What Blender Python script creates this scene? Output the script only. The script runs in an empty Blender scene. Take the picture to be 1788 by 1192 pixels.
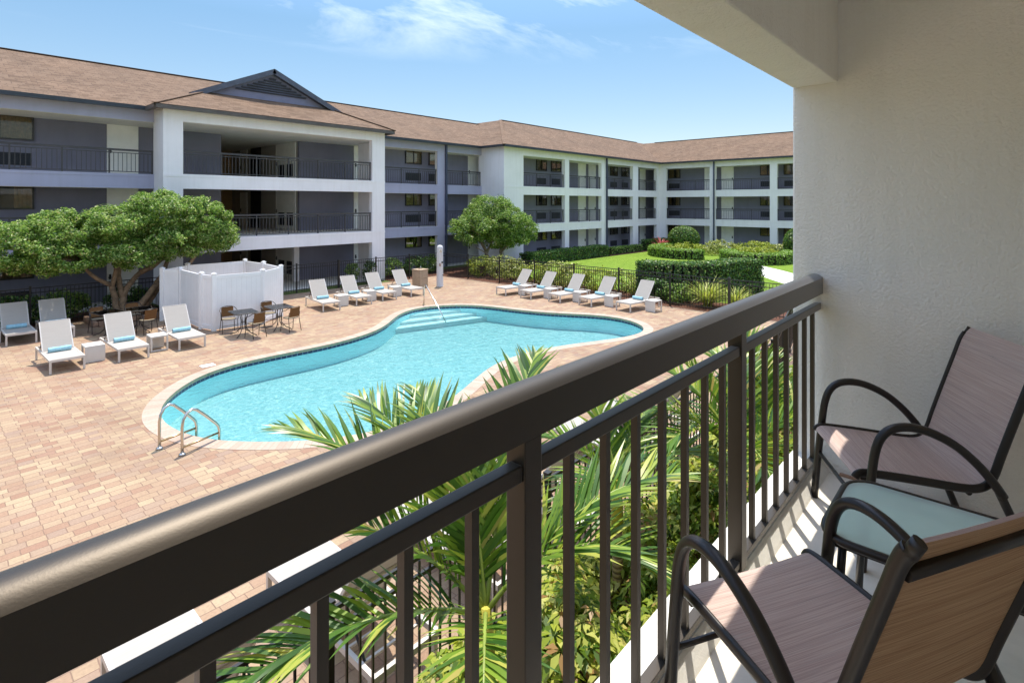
import bpy, bmesh, math, random
import numpy as np
from mathutils import Vector, Matrix
R = math.radians
SC = bpy.context.scene
COL = SC.collection

# ------------------------------------------------------------------ camera
H = 4.1                                   # eye height above the pool deck
cam_d = bpy.data.cameras.new('camera')
cam_d.sensor_width = 36.0
cam_d.lens = 950.0 / 1788.0 * 36.0
cam_d.shift_y = -(596.0 - 355.0) / 1788.0
cam_d.clip_start = 0.03
cam_d.clip_end = 2000
cam = bpy.data.objects.new('camera', cam_d)
COL.objects.link(cam)
YAW = math.atan2(858, 950)                # angle between the railing and the view axis
cam.location = (0, 0, H)
cam.rotation_euler = (R(90), 0, YAW - R(90))
SC.camera = cam

# ------------------------------------------------------------------ world and sun
SUN = Vector((0.265, 0.202, 1.0)).normalized()
EL = math.asin(SUN.z)
AZ = math.atan2(SUN.x, SUN.y)             # clockwise from +Y
W = bpy.data.worlds.new('World')
SC.world = W
W.use_nodes = True
wt = W.node_tree
wt.nodes.clear()
w_out = wt.nodes.new('ShaderNodeOutputWorld')
w_bg = wt.nodes.new('ShaderNodeBackground')
sky = wt.nodes.new('ShaderNodeTexSky')
sky.sky_type = 'NISHITA'
sky.sun_disc = False
sky.sun_elevation = EL
sky.sun_rotation = AZ
sky.altitude = 0
sky.air_density = 1.0
sky.dust_density = 0.25
sky.ozone_density = 2.2
w_bg.inputs['Strength'].default_value = 0.112
# wispy clouds: noise on the sky direction, projected on a flat layer high up
w_tc = wt.nodes.new('ShaderNodeTexCoord')
w_sep = wt.nodes.new('ShaderNodeSeparateXYZ')
wt.links.new(w_tc.outputs['Generated'], w_sep.inputs[0])
def wmath(op, a, b=None):
    n = wt.nodes.new('ShaderNodeMath'); n.operation = op
    for i, v in enumerate((a, b)):
        if v is None: continue
        if isinstance(v, (int, float)): n.inputs[i].default_value = v
        else: wt.links.new(v, n.inputs[i])
    return n.outputs[0]
zc = wmath('MAXIMUM', w_sep.outputs[2], 0.02)
zc = wmath('ADD', zc, 0.06)
cx_ = wmath('DIVIDE', w_sep.outputs[0], zc)
cy_ = wmath('DIVIDE', w_sep.outputs[1], zc)
w_comb = wt.nodes.new('ShaderNodeCombineXYZ')
wt.links.new(cx_, w_comb.inputs[0]); wt.links.new(cy_, w_comb.inputs[1])
w_map = wt.nodes.new('ShaderNodeMapping')
w_map.inputs['Scale'].default_value = (0.55, 1.1, 1.0)
w_map.inputs['Rotation'].default_value = (0, 0, R(62))
w_map.inputs['Location'].default_value = (0.35, 0.9, 0)
wt.links.new(w_comb.outputs[0], w_map.inputs[0])
w_n = wt.nodes.new('ShaderNodeTexNoise')
w_n.inputs['Scale'].default_value = 0.9
w_n.inputs['Detail'].default_value = 9
w_n.inputs['Roughness'].default_value = 0.62
w_n.inputs['Distortion'].default_value = 0.5
wt.links.new(w_map.outputs[0], w_n.inputs['Vector'])
w_r = wt.nodes.new('ShaderNodeValToRGB')
w_r.color_ramp.elements[0].position = 0.50; w_r.color_ramp.elements[0].color = (0, 0, 0, 1)
w_r.color_ramp.elements[1].position = 0.80; w_r.color_ramp.elements[1].color = (1, 1, 1, 1)
wt.links.new(w_n.outputs['Fac'], w_r.inputs[0])
hi = wt.nodes.new('ShaderNodeMapRange')
hi.inputs['From Min'].default_value = 0.245; hi.inputs['From Max'].default_value = 0.33
wt.links.new(w_sep.outputs[2], hi.inputs['Value'])
fill_veil = wt.nodes.new('ShaderNodeMapRange')  # even bright cloud veil added overhead, out of view, to raise the ambient light
fill_veil.inputs['From Min'].default_value = 0.38; fill_veil.inputs['From Max'].default_value = 0.62; fill_veil.inputs['To Max'].default_value = 0.22
wt.links.new(w_sep.outputs[2], fill_veil.inputs['Value'])
w_fac = wmath('MINIMUM', wmath('ADD', wmath('MULTIPLY', wmath('MULTIPLY', w_r.outputs[0], hi.outputs[0]), 0.85), fill_veil.outputs[0]), 1.0)
w_mix = wt.nodes.new('ShaderNodeMixRGB')
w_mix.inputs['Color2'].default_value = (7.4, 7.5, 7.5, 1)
wt.links.new(w_fac, w_mix.inputs['Fac'])
# sky scaled by height: dimmed low down, boosted overhead as added fill light
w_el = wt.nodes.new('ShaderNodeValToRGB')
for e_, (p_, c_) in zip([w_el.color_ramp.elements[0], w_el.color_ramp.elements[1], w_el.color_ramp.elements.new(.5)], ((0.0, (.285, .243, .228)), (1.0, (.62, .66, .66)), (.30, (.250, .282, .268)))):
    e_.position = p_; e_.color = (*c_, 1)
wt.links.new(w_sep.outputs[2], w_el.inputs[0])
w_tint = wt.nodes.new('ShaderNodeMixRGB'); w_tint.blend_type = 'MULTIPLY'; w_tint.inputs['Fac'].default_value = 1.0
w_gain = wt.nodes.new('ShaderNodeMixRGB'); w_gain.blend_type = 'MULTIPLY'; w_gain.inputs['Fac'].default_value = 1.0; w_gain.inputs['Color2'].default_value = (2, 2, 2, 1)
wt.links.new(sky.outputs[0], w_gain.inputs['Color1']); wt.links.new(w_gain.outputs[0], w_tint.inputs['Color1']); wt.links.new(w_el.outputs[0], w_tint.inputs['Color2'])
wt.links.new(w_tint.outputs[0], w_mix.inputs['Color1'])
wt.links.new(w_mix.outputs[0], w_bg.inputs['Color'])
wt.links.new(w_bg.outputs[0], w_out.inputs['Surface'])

sun_d = bpy.data.lights.new('sun', 'SUN')
sun_d.energy = 2.3
sun_d.angle = R(0.53)
sun_d.color = (1.0, 0.94, 0.83)
sun = bpy.data.objects.new('sun', sun_d)
COL.objects.link(sun)
sun.rotation_euler = SUN.to_track_quat('Z', 'Y').to_euler()
sun.location = (10, 10, 40)

VS = SC.view_settings
SC.display_settings.display_device = 'sRGB'
VS.view_transform = 'Standard'
VS.look = 'None'
VS.gamma = 1.0
VS.use_curve_mapping = False
VS.exposure = 1.40
SC.cycles.max_bounces = 14
SC.cycles.diffuse_bounces = 10
SC.cycles.transparent_max_bounces = 16
SC.cycles.use_denoising = True

# ------------------------------------------------------------------ materials
class Mat:
    """a material with shortcuts for adding nodes"""
    def __init__(s, name):
        s.m = bpy.data.materials.new(name); s.m.use_nodes = True
        s.t = s.m.node_tree; s.t.nodes.clear()
        s.out = s.n('OutputMaterial')
    def n(s, typ, **kw):
        nd = s.t.nodes.new('ShaderNode' + typ)
        for k, v in kw.items(): setattr(nd, k, v)
        return nd
    def l(s, a, b): s.t.links.new(a, b)
    def put(s, sock, v):
        if v is None: return
        if isinstance(v, bpy.types.NodeSocket): s.l(v, sock)
        elif isinstance(v, tuple) and len(v) == 3 and sock.type == 'RGBA': sock.default_value = (*v, 1)
        else: sock.default_value = v
    def coord(s, which='Object', scale=None, rot=None, loc=None):
        c = s.n('TexCoord').outputs[which]
        if scale or rot or loc:
            m = s.n('Mapping')
            if scale: m.inputs['Scale'].default_value = scale
            if rot: m.inputs['Rotation'].default_value = rot
            if loc: m.inputs['Location'].default_value = loc
            s.l(c, m.inputs[0]); c = m.outputs[0]
        return c
    def noise(s, vec, scale, detail=4, rough=.55, dist=0.0):
        n = s.n('TexNoise')
        n.inputs['Scale'].default_value = scale; n.inputs['Detail'].default_value = detail
        n.inputs['Roughness'].default_value = rough; n.inputs['Distortion'].default_value = dist
        s.l(vec, n.inputs['Vector']); return n.outputs['Fac']
    def ramp(s, fac, stops, interp='LINEAR'):
        r = s.n('ValToRGB'); cr = r.color_ramp; cr.interpolation = interp
        while len(cr.elements) < len(stops): cr.elements.new(0.5)
        for e, (p, c) in zip(cr.elements, stops):
            e.position = p; e.color = (*c, 1) if len(c) == 3 else c
        s.l(fac, r.inputs[0]); return r.outputs[0]
    def mix(s, a, b, fac, mode='MIX'):
        m = s.n('MixRGB', blend_type=mode)
        s.put(m.inputs[0], fac); s.put(m.inputs[1], a); s.put(m.inputs[2], b)
        return m.outputs[0]
    def math(s, op, a, b=0.0):
        m = s.n('Math', operation=op); s.put(m.inputs[0], a); s.put(m.inputs[1], b); return m.outputs[0]
    def bump(s, h, strength=.3, dist=.01, normal=None):
        b = s.n('Bump'); b.inputs['Strength'].default_value = strength; b.inputs['Distance'].default_value = dist
        s.l(h, b.inputs['Height'])
        if normal: s.l(normal, b.inputs['Normal'])
        return b.outputs[0]
    def bsdf(s, color, rough=.6, normal=None, metallic=0.0, spec=.5, **kw):
        b = s.n('BsdfPrincipled')
        s.put(b.inputs['Base Color'], color); s.put(b.inputs['Roughness'], rough)
        b.inputs['Metallic'].default_value = metallic
        b.inputs['Specular IOR Level'].default_value = spec
        if normal: s.l(normal, b.inputs['Normal'])
        for k, v in kw.items(): s.put(b.inputs[k], v)
        s.l(b.outputs[0], s.out.inputs['Surface'])
        return b

def plain(name, col, rough=.6, metallic=0.0, spec=.5, var=.12, nscale=3.0, bumps=0.0, bscale=80.0):
    m = Mat(name); c = m.coord()
    f = m.noise(c, nscale, 5, .6)
    lo = tuple(x * (1 - var) for x in col); hi_ = tuple(min(1, x * (1 + var)) for x in col)
    color = m.ramp(f, [(.3, lo), (.7, hi_)])
    nb = None
    if bumps: nb = m.bump(m.noise(c, bscale, 3, .6), bumps, .004)
    m.bsdf(color, rough, nb, metallic, spec)
    return m.m

def stucco(name, col, scale=55, strength=.5, var=.06, dist=.004):
    m = Mat(name); c = m.coord()
    f = m.noise(c, .9, 5, .6)
    color = m.ramp(f, [(.3, tuple(x * (1 - var) for x in col)), (.7, tuple(min(1, x * (1 + var * .6)) for x in col))])
    st = m.noise(m.coord('Object', (5.0, 5.0, .35)), 1.0, 5, .65)
    color = m.mix(color, m.ramp(st, [(.30, (.90, .89, .87)), (.52, (1, 1, 1))]), .55, 'MULTIPLY')
    n1 = m.noise(c, scale, 3, .55); n2 = m.noise(c, scale * 3.1, 2, .5)
    h = m.math('ADD', n1, m.math('MULTIPLY', n2, .4))
    m.bsdf(color, .85, m.bump(h, strength, dist), spec=.25)
    return m.m

def leaf_mat(name, stops, rough=.42, trans=.35, spec=.4):
    """leaf colour varies from leaf to leaf by the face attribute rnd"""
    m = Mat(name)
    a = m.n('Attribute', attribute_name='rnd')
    col = m.ramp(a.outputs['Fac'], stops)
    b = m.n('BsdfPrincipled'); m.l(col, b.inputs['Base Color'])
    b.inputs['Roughness'].default_value = rough; b.inputs['Specular IOR Level'].default_value = spec
    t = m.n('BsdfTranslucent')
    m.l(m.mix(col, (1.0, 1.0, .35), .25, 'MULTIPLY'), t.inputs['Color'])
    mx = m.n('MixShader'); mx.inputs[0].default_value = trans
    m.l(b.outputs[0], mx.inputs[1]); m.l(t.outputs[0], mx.inputs[2])
    m.l(mx.outputs[0], m.out.inputs['Surface'])
    return m.m

M = {}
M['near_stucco'] = stucco('near_stucco', (.90, .875, .83), 70, 1.0, .04, .008)
M['white_wall'] = stucco('white_wall', (.895, .858, .872), 18, .15, .05)
M['slate_wall'] = stucco('slate_wall', (.22, .215, .275), 18, .2, .10)
M['slate_trim'] = stucco('slate_trim', (.42, .42, .545), 18, .15, .06)
M['beige_wall'] = stucco('beige_wall', (.46, .42, .37), 18, .15, .08)
M['tan_wall'] = stucco('tan_wall', (.55, .36, .20), 18, .15, .08)
M['soffit'] = stucco('soffit', (.76, .73, .67), 25, .2, .05)
M['gutter'] = plain('gutter', (.03, .038, .05), .4, var=.2)
M['brown_gutter'] = plain('brown_gutter', (.10, .085, .075), .45, var=.2)
M['louver'] = plain('louver', (.085, .095, .13), .5, var=.2)
M['gable_face'] = plain('gable_face', (.22, .22, .32), .7, var=.1)
M['downspout'] = plain('downspout', (.05, .06, .10), .4, var=.2)
M['bronze'] = plain('bronze', (.0055, .0036, .0020), .47, spec=.6, var=.25, nscale=6, bumps=.05, bscale=300)
bz = [n_ for n_ in M['bronze'].node_tree.nodes if n_.type == 'BSDF_PRINCIPLED'][0]
bz.inputs['IOR'].default_value = 1.6
bz.inputs['Specular Tint'].default_value = (1.0, .86, .72, 1)
bz.inputs['Sheen Weight'].default_value = .62; bz.inputs['Sheen Roughness'].default_value = .35; bz.inputs['Sheen Tint'].default_value = (1, .98, .96, 1)
M['far_rail'] = plain('far_rail', (.055, .05, .052), .45, var=.2)
M['fence_black'] = plain('fence_black', (.018, .016, .015), .4, var=.3)
M['door'] = plain('door', (.86, .84, .79), .5, var=.05)
M['curtain'] = plain('curtain', (.62, .50, .33), .9, var=.25, nscale=8)
M['window_frame'] = plain('window_frame', (.025, .022, .02), .4)
M['dark_vent'] = plain('dark_vent', (.02, .022, .03), .6)
M['concrete'] = plain('concrete', (.50, .47, .43), .85, var=.12, nscale=2, bumps=.2, bscale=60)
M['path'] = plain('path', (.62, .59, .54), .9, var=.08, nscale=1.2, bumps=.2, bscale=60)
M['balcony_floor'] = plain('balcony_floor', (.76, .70, .60), .75, var=.10, nscale=4, bumps=.3, bscale=45)
M['vinyl'] = plain('vinyl', (.90, .885, .875), .35, var=.03)
M['lounger_frame'] = plain('lounger_frame', (.60, .555, .50), .4, var=.05)
M['towel'] = plain('towel', (.30, .52, .60), .95, var=.18, nscale=14, bumps=.5, bscale=180)
M['table_white'] = plain('table_white', (.66, .62, .56), .45, var=.05)
M['black_metal'] = plain('black_metal', (.03, .024, .02), .4)
M['bin'] = plain('bin', (.42, .31, .21), .7, var=.12, nscale=6)
M['steel'] = plain('steel', (.62, .58, .52), .22, metallic=1.0, var=.08)
M['brass_steel'] = plain('brass_steel', (.55, .40, .22), .28, metallic=1.0, var=.15, nscale=9)
M['post_white'] = stucco('post_white', (.66, .64, .63), 30, .2, .05)
M['timber'] = plain('timber', (.34, .21, .14), .8, var=.3, nscale=6)
M['rubber'] = plain('rubber', (.02, .02, .02), .7)
M['coping_face'] = None

# glass pane: partly mirror, partly see-through
def pane_mat(name, tint, rough=.02, ior=1.55):
    m = Mat(name)
    tr = m.n('BsdfTransparent'); m.put(tr.inputs['Color'], tint)
    gl = m.n('BsdfGlossy'); gl.inputs['Roughness'].default_value = rough
    fr = m.n('Fresnel'); fr.inputs['IOR'].default_value = ior
    mx = m.n('MixShader'); m.l(m.math('ADD', m.math('MULTIPLY', fr.outputs[0], .8), .015), mx.inputs[0])
    m.l(tr.outputs[0], mx.inputs[1]); m.l(gl.outputs[0], mx.inputs[2])
    m.l(mx.outputs[0], m.out.inputs['Surface'])
    return m.m
M['pane'] = pane_mat('pane', (.72, .70, .64))
M['dark_glass'] = pane_mat('dark_glass', (.30, .31, .30), .03)

# frosted glass table top
M['chair_metal'] = plain('chair_metal', (.016, .0105, .0075), .36, spec=.55, var=.25, nscale=9, bumps=.06, bscale=260)
M['kerb'] = stucco('kerb', (.74, .715, .66), 60, .35, .08)
def frost():
    m = Mat('frosted_glass'); c = m.coord()
    n = m.noise(c, 260, 2, .5); n2 = m.noise(c, 7, 4, .6)
    col = m.ramp(n2, [(.3, (.74, .90, .85)), (.7, (.80, .93, .88))])
    b = m.bsdf(col, .13, m.bump(n, .12, .001), spec=1.0)
    tr = m.n('BsdfTransparent'); m.put(tr.inputs['Color'], (.72, .90, .84))
    mx = m.n('MixShader'); mx.inputs[0].default_value = .42
    m.l(b.outputs[0], mx.inputs[1]); m.l(tr.outputs[0], mx.inputs[2]); m.l(mx.outputs[0], m.out.inputs['Surface'])
    return m.m
M['frosted_glass'] = frost()

# roof shingles on metre UVs
def shingle():
    m = Mat('shingle'); c = m.coord('UV')
    br = m.n('TexBrick'); br.offset = .5; br.squash = 1.3; br.squash_frequency = 3
    br.inputs['Scale'].default_value = 1.0
    br.inputs['Brick Width'].default_value = .30; br.inputs['Row Height'].default_value = .14
    br.inputs['Mortar Size'].default_value = .010; br.inputs['Bias'].default_value = 0
    br.inputs['Color1'].default_value = (0, 0, 0, 1); br.inputs['Color2'].default_value = (1, 1, 1, 1)
    br.inputs['Mortar'].default_value = (.3, .3, .3, 1)
    m.l(c, br.inputs['Vector'])
    col = m.ramp(br.outputs['Color'], [(0, (.148, .095, .062)), (.35, (.202, .134, .090)), (.7, (.240, .164, .112)), (1, (.178, .115, .076))])
    big = m.noise(c, .55, 5, .6)
    col = m.mix(col, m.ramp(big, [(.3, (.82, .80, .78)), (.7, (1.1, 1.05, 1.0))]), 1.0, 'MULTIPLY')
    fine = m.noise(c, 60, 2, .6)
    col = m.mix(col, m.ramp(fine, [(.3, (.78, .78, .78)), (.75, (1.15, 1.15, 1.15))]), .8, 'MULTIPLY')
    col = m.mix(col, (.07, .045, .035), m.math('MULTIPLY', br.outputs['Fac'], .75))
    h = m.math('SUBTRACT', m.math('MULTIPLY', br.outputs['Color'], .4), br.outputs['Fac'])
    m.bsdf(col, .9, m.bump(h, .6, .012), spec=.2)
    return m.m
M['shingle'] = shingle()

# tumbled pavers
def paver():
    m = Mat('paver'); c = m.coord('Object')
    wob = m.n('TexNoise'); wob.inputs['Scale'].default_value = 5.0; m.l(c, wob.inputs['Vector'])
    v = m.n('VectorMath', operation='MULTIPLY_ADD')
    m.l(wob.outputs['Color'], v.inputs[0]); v.inputs[1].default_value = (.014, .014, 0); m.l(c, v.inputs[2])
    def bricks(w, h, sq, fr):
        br = m.n('TexBrick'); br.offset = .43; br.offset_frequency = 2; br.squash = sq; br.squash_frequency = fr
        for k, val in (('Scale', 1.0), ('Brick Width', w), ('Row Height', h), ('Mortar Size', .006), ('Mortar Smooth', .4), ('Bias', 0.0)):
            br.inputs[k].default_value = val
        br.inputs['Color1'].default_value = (0, 0, 0, 1); br.inputs['Color2'].default_value = (1, 1, 1, 1)
        br.inputs['Mortar'].default_value = (.5, .5, .5, 1)
        m.l(v.outputs[0], br.inputs['Vector']); return br
    br = bricks(.19, .152, 1.3, 2)
    col = m.ramp(br.outputs['Color'], [(0, (.33, .195, .135)), (.18, (.375, .252, .170)), (.36, (.41, .295, .195)), (.52, (.34, .238, .180)),
                                       (.66, (.38, .262, .178)), (.82, (.45, .345, .225)), (1, (.335, .205, .146))])
    n1 = m.noise(c, 34, 5, .65); n2 = m.noise(c, .6, 4, .6)
    col = m.mix(col, m.ramp(n1, [(.25, (.78, .76, .74)), (.75, (1.14, 1.14, 1.12))]), .9, 'MULTIPLY')
    col = m.mix(col, m.ramp(n2, [(.28, (.74, .71, .68)), (.5, (.90, .89, .87)), (.75, (.98, .97, .96))]), 1.0, 'MULTIPLY')
    col = m.mix(col, (.20, .125, .085), m.math('MULTIPLY', br.outputs['Fac'], .8))
    h = m.math('ADD', m.math('MULTIPLY', br.outputs['Fac'], -1.0), m.math('MULTIPLY', n1, .35))
    m.bsdf(col, .8, m.bump(h, .55, .008), spec=.3)
    return m.m
M['paver'] = paver()

# pool coping and waterline tiles: UV in metres along and across
def strip_tiles(name, width, cols, grout, gsize=.006, row=10.0, rough=.6, spec=.4, bumps=.3):
    m = Mat(name); c = m.coord('UV')
    br = m.n('TexBrick'); br.offset = 0
    for k, val in (('Scale', 1.0), ('Brick Width', width), ('Row Height', row), ('Mortar Size', gsize), ('Bias', 0.0)):
        br.inputs[k].default_value = val
    br.inputs['Color1'].default_value = (0, 0, 0, 1); br.inputs['Color2'].default_value = (1, 1, 1, 1)
    mp = m.n('Mapping'); mp.inputs['Location'].default_value = (0, row * .5, 0); m.l(c, mp.inputs[0]); m.l(mp.outputs[0], br.inputs['Vector'])
    col = m.ramp(br.outputs['Color'], [(i / (len(cols) - 1), k) for i, k in enumerate(cols)])
    n = m.noise(m.coord(), 25, 4, .6)
    col = m.mix(col, m.ramp(n, [(.25, (.8, .8, .8)), (.75, (1.15, 1.15, 1.15))]), .9, 'MULTIPLY')
    col = m.mix(col, grout, br.outputs['Fac'])
    m.bsdf(col, rough, m.bump(m.math('MULTIPLY', br.outputs['Fac'], -1.0), bumps, .004), spec=spec)
    return m.m
M['coping'] = strip_tiles('coping', .105, [(.40, .285, .215), (.48, .36, .275), (.43, .32, .25), (.51, .395, .30)], (.30, .21, .155), .004)
M['coping_face'] = strip_tiles('coping_face', .105, [(.19, .24, .15), (.26, .30, .19), (.31, .28, .17), (.20, .27, .19)], (.30, .32, .24), .006)
M['navy_tile'] = strip_tiles('navy_tile', .15, [(.006, .018, .055), (.01, .03, .085), (.008, .022, .07)], (.18, .32, .40), .006, rough=.2, spec=.6)

def plaster():
    m = Mat('pool_plaster'); c = m.coord()
    wob = m.n('TexNoise'); wob.inputs['Scale'].default_value = 3.0; wob.inputs['Detail'].default_value = 3; m.l(c, wob.inputs['Vector'])
    v = m.n('VectorMath', operation='MULTIPLY_ADD'); m.l(wob.outputs['Color'], v.inputs[0]); v.inputs[1].default_value = (.25, .25, .25); m.l(c, v.inputs[2])
    n1 = m.noise(v.outputs[0], 7.5, 6, .72, 1.6)
    col = m.ramp(n1, [(.32, (.16, .295, .31)), (.46, (.225, .36, .37)), (.56, (.31, .425, .425)), (.68, (.52, .58, .57))])
    m.bsdf(col, .8, spec=.2)
    return m.m
M['plaster'] = plaster()
M['pool_wall'] = plain('pool_wall', (.60, .91, .93), .8, var=.03, nscale=1.5)
M['step_plaster'] = plain('step_plaster', (.62, .69, .69), .8, var=.06, nscale=5)

def water():
    m = Mat('pool_water'); c = m.coord()
    n1 = m.noise(c, 4.0, 3, .6, .8); n2 = m.noise(c, 13, 3, .6, .6)
    h = m.math('ADD', n1, m.math('MULTIPLY', n2, .45))
    nb = m.bump(h, .36, .07)
    tr = m.n('BsdfTransparent'); m.put(tr.inputs['Color'], (.74, .965, .985))
    gl = m.n('BsdfGlossy'); gl.inputs['Roughness'].default_value = .04; m.l(nb, gl.inputs['Normal'])
    fr = m.n('Fresnel'); fr.inputs['IOR'].default_value = 1.33; m.l(nb, fr.inputs['Normal'])
    mx = m.n('MixShader'); m.l(fr.outputs[0], mx.inputs[0])
    m.l(tr.outputs[0], mx.inputs[1]); m.l(gl.outputs[0], mx.inputs[2])
    m.l(mx.outputs[0], m.out.inputs['Surface'])
    return m.m
M['water'] = water()

def ground_mat(name, stops, scale, bscale, strength=.8, dist=.03, rough=.95):
    m = Mat(name); c = m.coord()
    n1 = m.noise(c, scale, 6, .7); n2 = m.noise(c, bscale, 4, .7)
    f = m.math('ADD', m.math('MULTIPLY', n1, .55), m.math('MULTIPLY', n2, .45))
    m.bsdf(m.ramp(f, stops), rough, m.bump(n2, strength, dist), spec=.15)
    return m.m
M['mulch'] = ground_mat('mulch', [(.3, (.035, .016, .010)), (.5, (.11, .05, .032)), (.7, (.20, .10, .065))], 4, 32)
M['lawn'] = ground_mat('lawn', [(.30, (.10, .17, .02)), (.5, (.17, .265, .03)), (.7, (.26, .345, .05))], 1.3, 34, 1.0, .05)
M['ground'] = ground_mat('ground', [(.3, (.06, .09, .02)), (.7, (.14, .17, .05))], .3, 6)

# woven sling cloth: fine stripes across the seat, on UV metres (u across, v along)
def sling(name, stops, scale=1.0):
    m = Mat(name); c = m.coord('UV', (1.6, 360 * scale, 1)); c2 = m.coord('UV', (.3, 120 * scale, 1))
    n1 = m.noise(c, 1.0, 2, .7); n2 = m.noise(c2, 1.0, 2, .6)
    f = m.math('ADD', m.math('MULTIPLY', n1, .62), m.math('MULTIPLY', n2, .38))
    w = m.n('TexWave'); w.wave_type = 'BANDS'; w.bands_direction = 'X'; w.inputs['Scale'].default_value = 110
    m.l(m.coord('UV'), w.inputs['Vector'])
    col = m.mix(m.ramp(f, stops), (.86, .84, .82), m.math('MULTIPLY', w.outputs['Fac'], .35), 'MULTIPLY')
    h = m.math('ADD', n1, m.math('MULTIPLY', w.outputs['Fac'], .5))
    b = m.bsdf(col, .85, m.bump(h, .35, .0015), spec=.2)
    t = m.n('BsdfTranslucent'); m.l(col, t.inputs['Color'])
    mx = m.n('MixShader'); mx.inputs[0].default_value = .33
    m.l(b.outputs[0], mx.inputs[1]); m.l(t.outputs[0], mx.inputs[2]); m.l(mx.outputs[0], m.out.inputs['Surface'])
    return m.m
M['sling_front'] = sling('sling_front', [(.32, (.34, .20, .18)), (.42, (.68, .50, .45)), (.49, (.86, .72, .65)), (.55, (.60, .43, .385)), (.66, (.94, .88, .82))])
M['sling_back'] = sling('sling_back', [(.32, (.20, .095, .045)), (.43, (.46, .28, .15)), (.50, (.66, .45, .27)), (.57, (.37, .21, .105)), (.67, (.80, .62, .42))])
M['lounger_sling'] = sling('lounger_sling', [(.3, (.52, .475, .425)), (.5, (.60, .555, .50)), (.7, (.66, .615, .56))], .5)
M['wicker'] = sling('wicker', [(.3, (.12, .058, .022)), (.5, (.24, .125, .052)), (.7, (.33, .19, .09))], .7)
M['wicker_seat'] = sling('wicker_seat', [(.3, (.22, .17, .11)), (.5, (.38, .31, .21)), (.7, (.50, .42, .31))], .7)

M['leaf_tree'] = leaf_mat('leaf_tree', [(0, (.05, .11, .02)), (.3, (.11, .22, .035)), (.6, (.23, .39, .06)), (.88, (.42, .55, .14)), (1, (.60, .62, .30))], trans=.5)
M['leaf_tree_pale'] = leaf_mat('leaf_tree_pale', [(0, (.05, .11, .02)), (.25, (.12, .24, .035)), (.55, (.25, .42, .07)), (.82, (.44, .58, .15)), (.95, (.60, .64, .30)), (1, (.44, .34, .19))], trans=.5)
M['leaf_hedge'] = leaf_mat('leaf_hedge', [(0, (0.028, 0.078, 0.014)), (.5, (0.065, 0.161, 0.025)), (.85, (0.152, 0.284, 0.039)), (1, (0.345, 0.352, 0.105))], trans=.25)
M['leaf_boxwood'] = leaf_mat('leaf_boxwood', [(0, (0.097, 0.186, 0.023)), (.5, (0.179, 0.324, 0.036)), (1, (0.341, 0.503, 0.073))], trans=.3)
M['leaf_gold'] = leaf_mat('leaf_gold', [(0, (.10, .16, .014)), (.35, (.25, .33, .028)), (.7, (.42, .47, .05)), (1, (.60, .60, .15))])
M['leaf_variegated'] = leaf_mat('leaf_variegated', [(0, (.05, .09, .014)), (.3, (.16, .22, .025)), (.6, (.42, .46, .08)), (.85, (.64, .64, .20)), (1, (.74, .70, .36))])
M['leaf_schefflera'] = leaf_mat('leaf_schefflera', [(0, (.08, .16, .018)), (.35, (.22, .32, .03)), (.65, (.44, .50, .05)), (.95, (.68, .66, .18)), (1, (.45, .26, .10))], trans=.5)
M['leaf_palm'] = leaf_mat('leaf_palm', [(0, (.035, .10, .014)), (.4, (.10, .21, .022)), (.8, (.28, .40, .04)), (.97, (.52, .52, .10)), (1, (.40, .27, .10))], .35, .35, .5)
M['leaf_red'] = leaf_mat('leaf_red', [(0, (.22, .02, .03)), (.5, (.45, .06, .07)), (1, (.60, .22, .22))])
M['leaf_grass'] = leaf_mat('leaf_grass', [(0, (0.208, 0.286, 0.039)), (.5, (0.429, 0.481, 0.078)), (1, (0.715, 0.676, 0.208))])
M['bark'] = plain('bark', (.26, .18, .115), .9, var=.4, nscale=7, bumps=.9, bscale=28)
M['bark_grey'] = plain('bark_grey', (.22, .17, .125), .9, var=.35, nscale=8, bumps=.8, bscale=30)
M['twig'] = plain('twig', (.03, .035, .014), .95, var=.4, nscale=12)
M['crownshaft'] = plain('crownshaft', (.48, .42, .05), .45, var=.2, nscale=7)
def palm_trunk():
    m = Mat('palm_trunk'); c = m.coord()
    w = m.n('TexWave'); w.bands_direction = 'Z'; w.inputs['Scale'].default_value = 6.5; w.inputs['Distortion'].default_value = 1.0
    m.l(c, w.inputs['Vector'])
    col = m.ramp(w.outputs['Fac'], [(.0, (.11, .07, .035)), (.25, (.28, .19, .075)), (1, (.37, .27, .11))])
    m.bsdf(col, .8, m.bump(w.outputs['Fac'], .4, .01)); return m.m
M['palm_trunk'] = palm_trunk()
M['rachis'] = plain('rachis', (.22, .28, .05), .45, var=.25)

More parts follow.
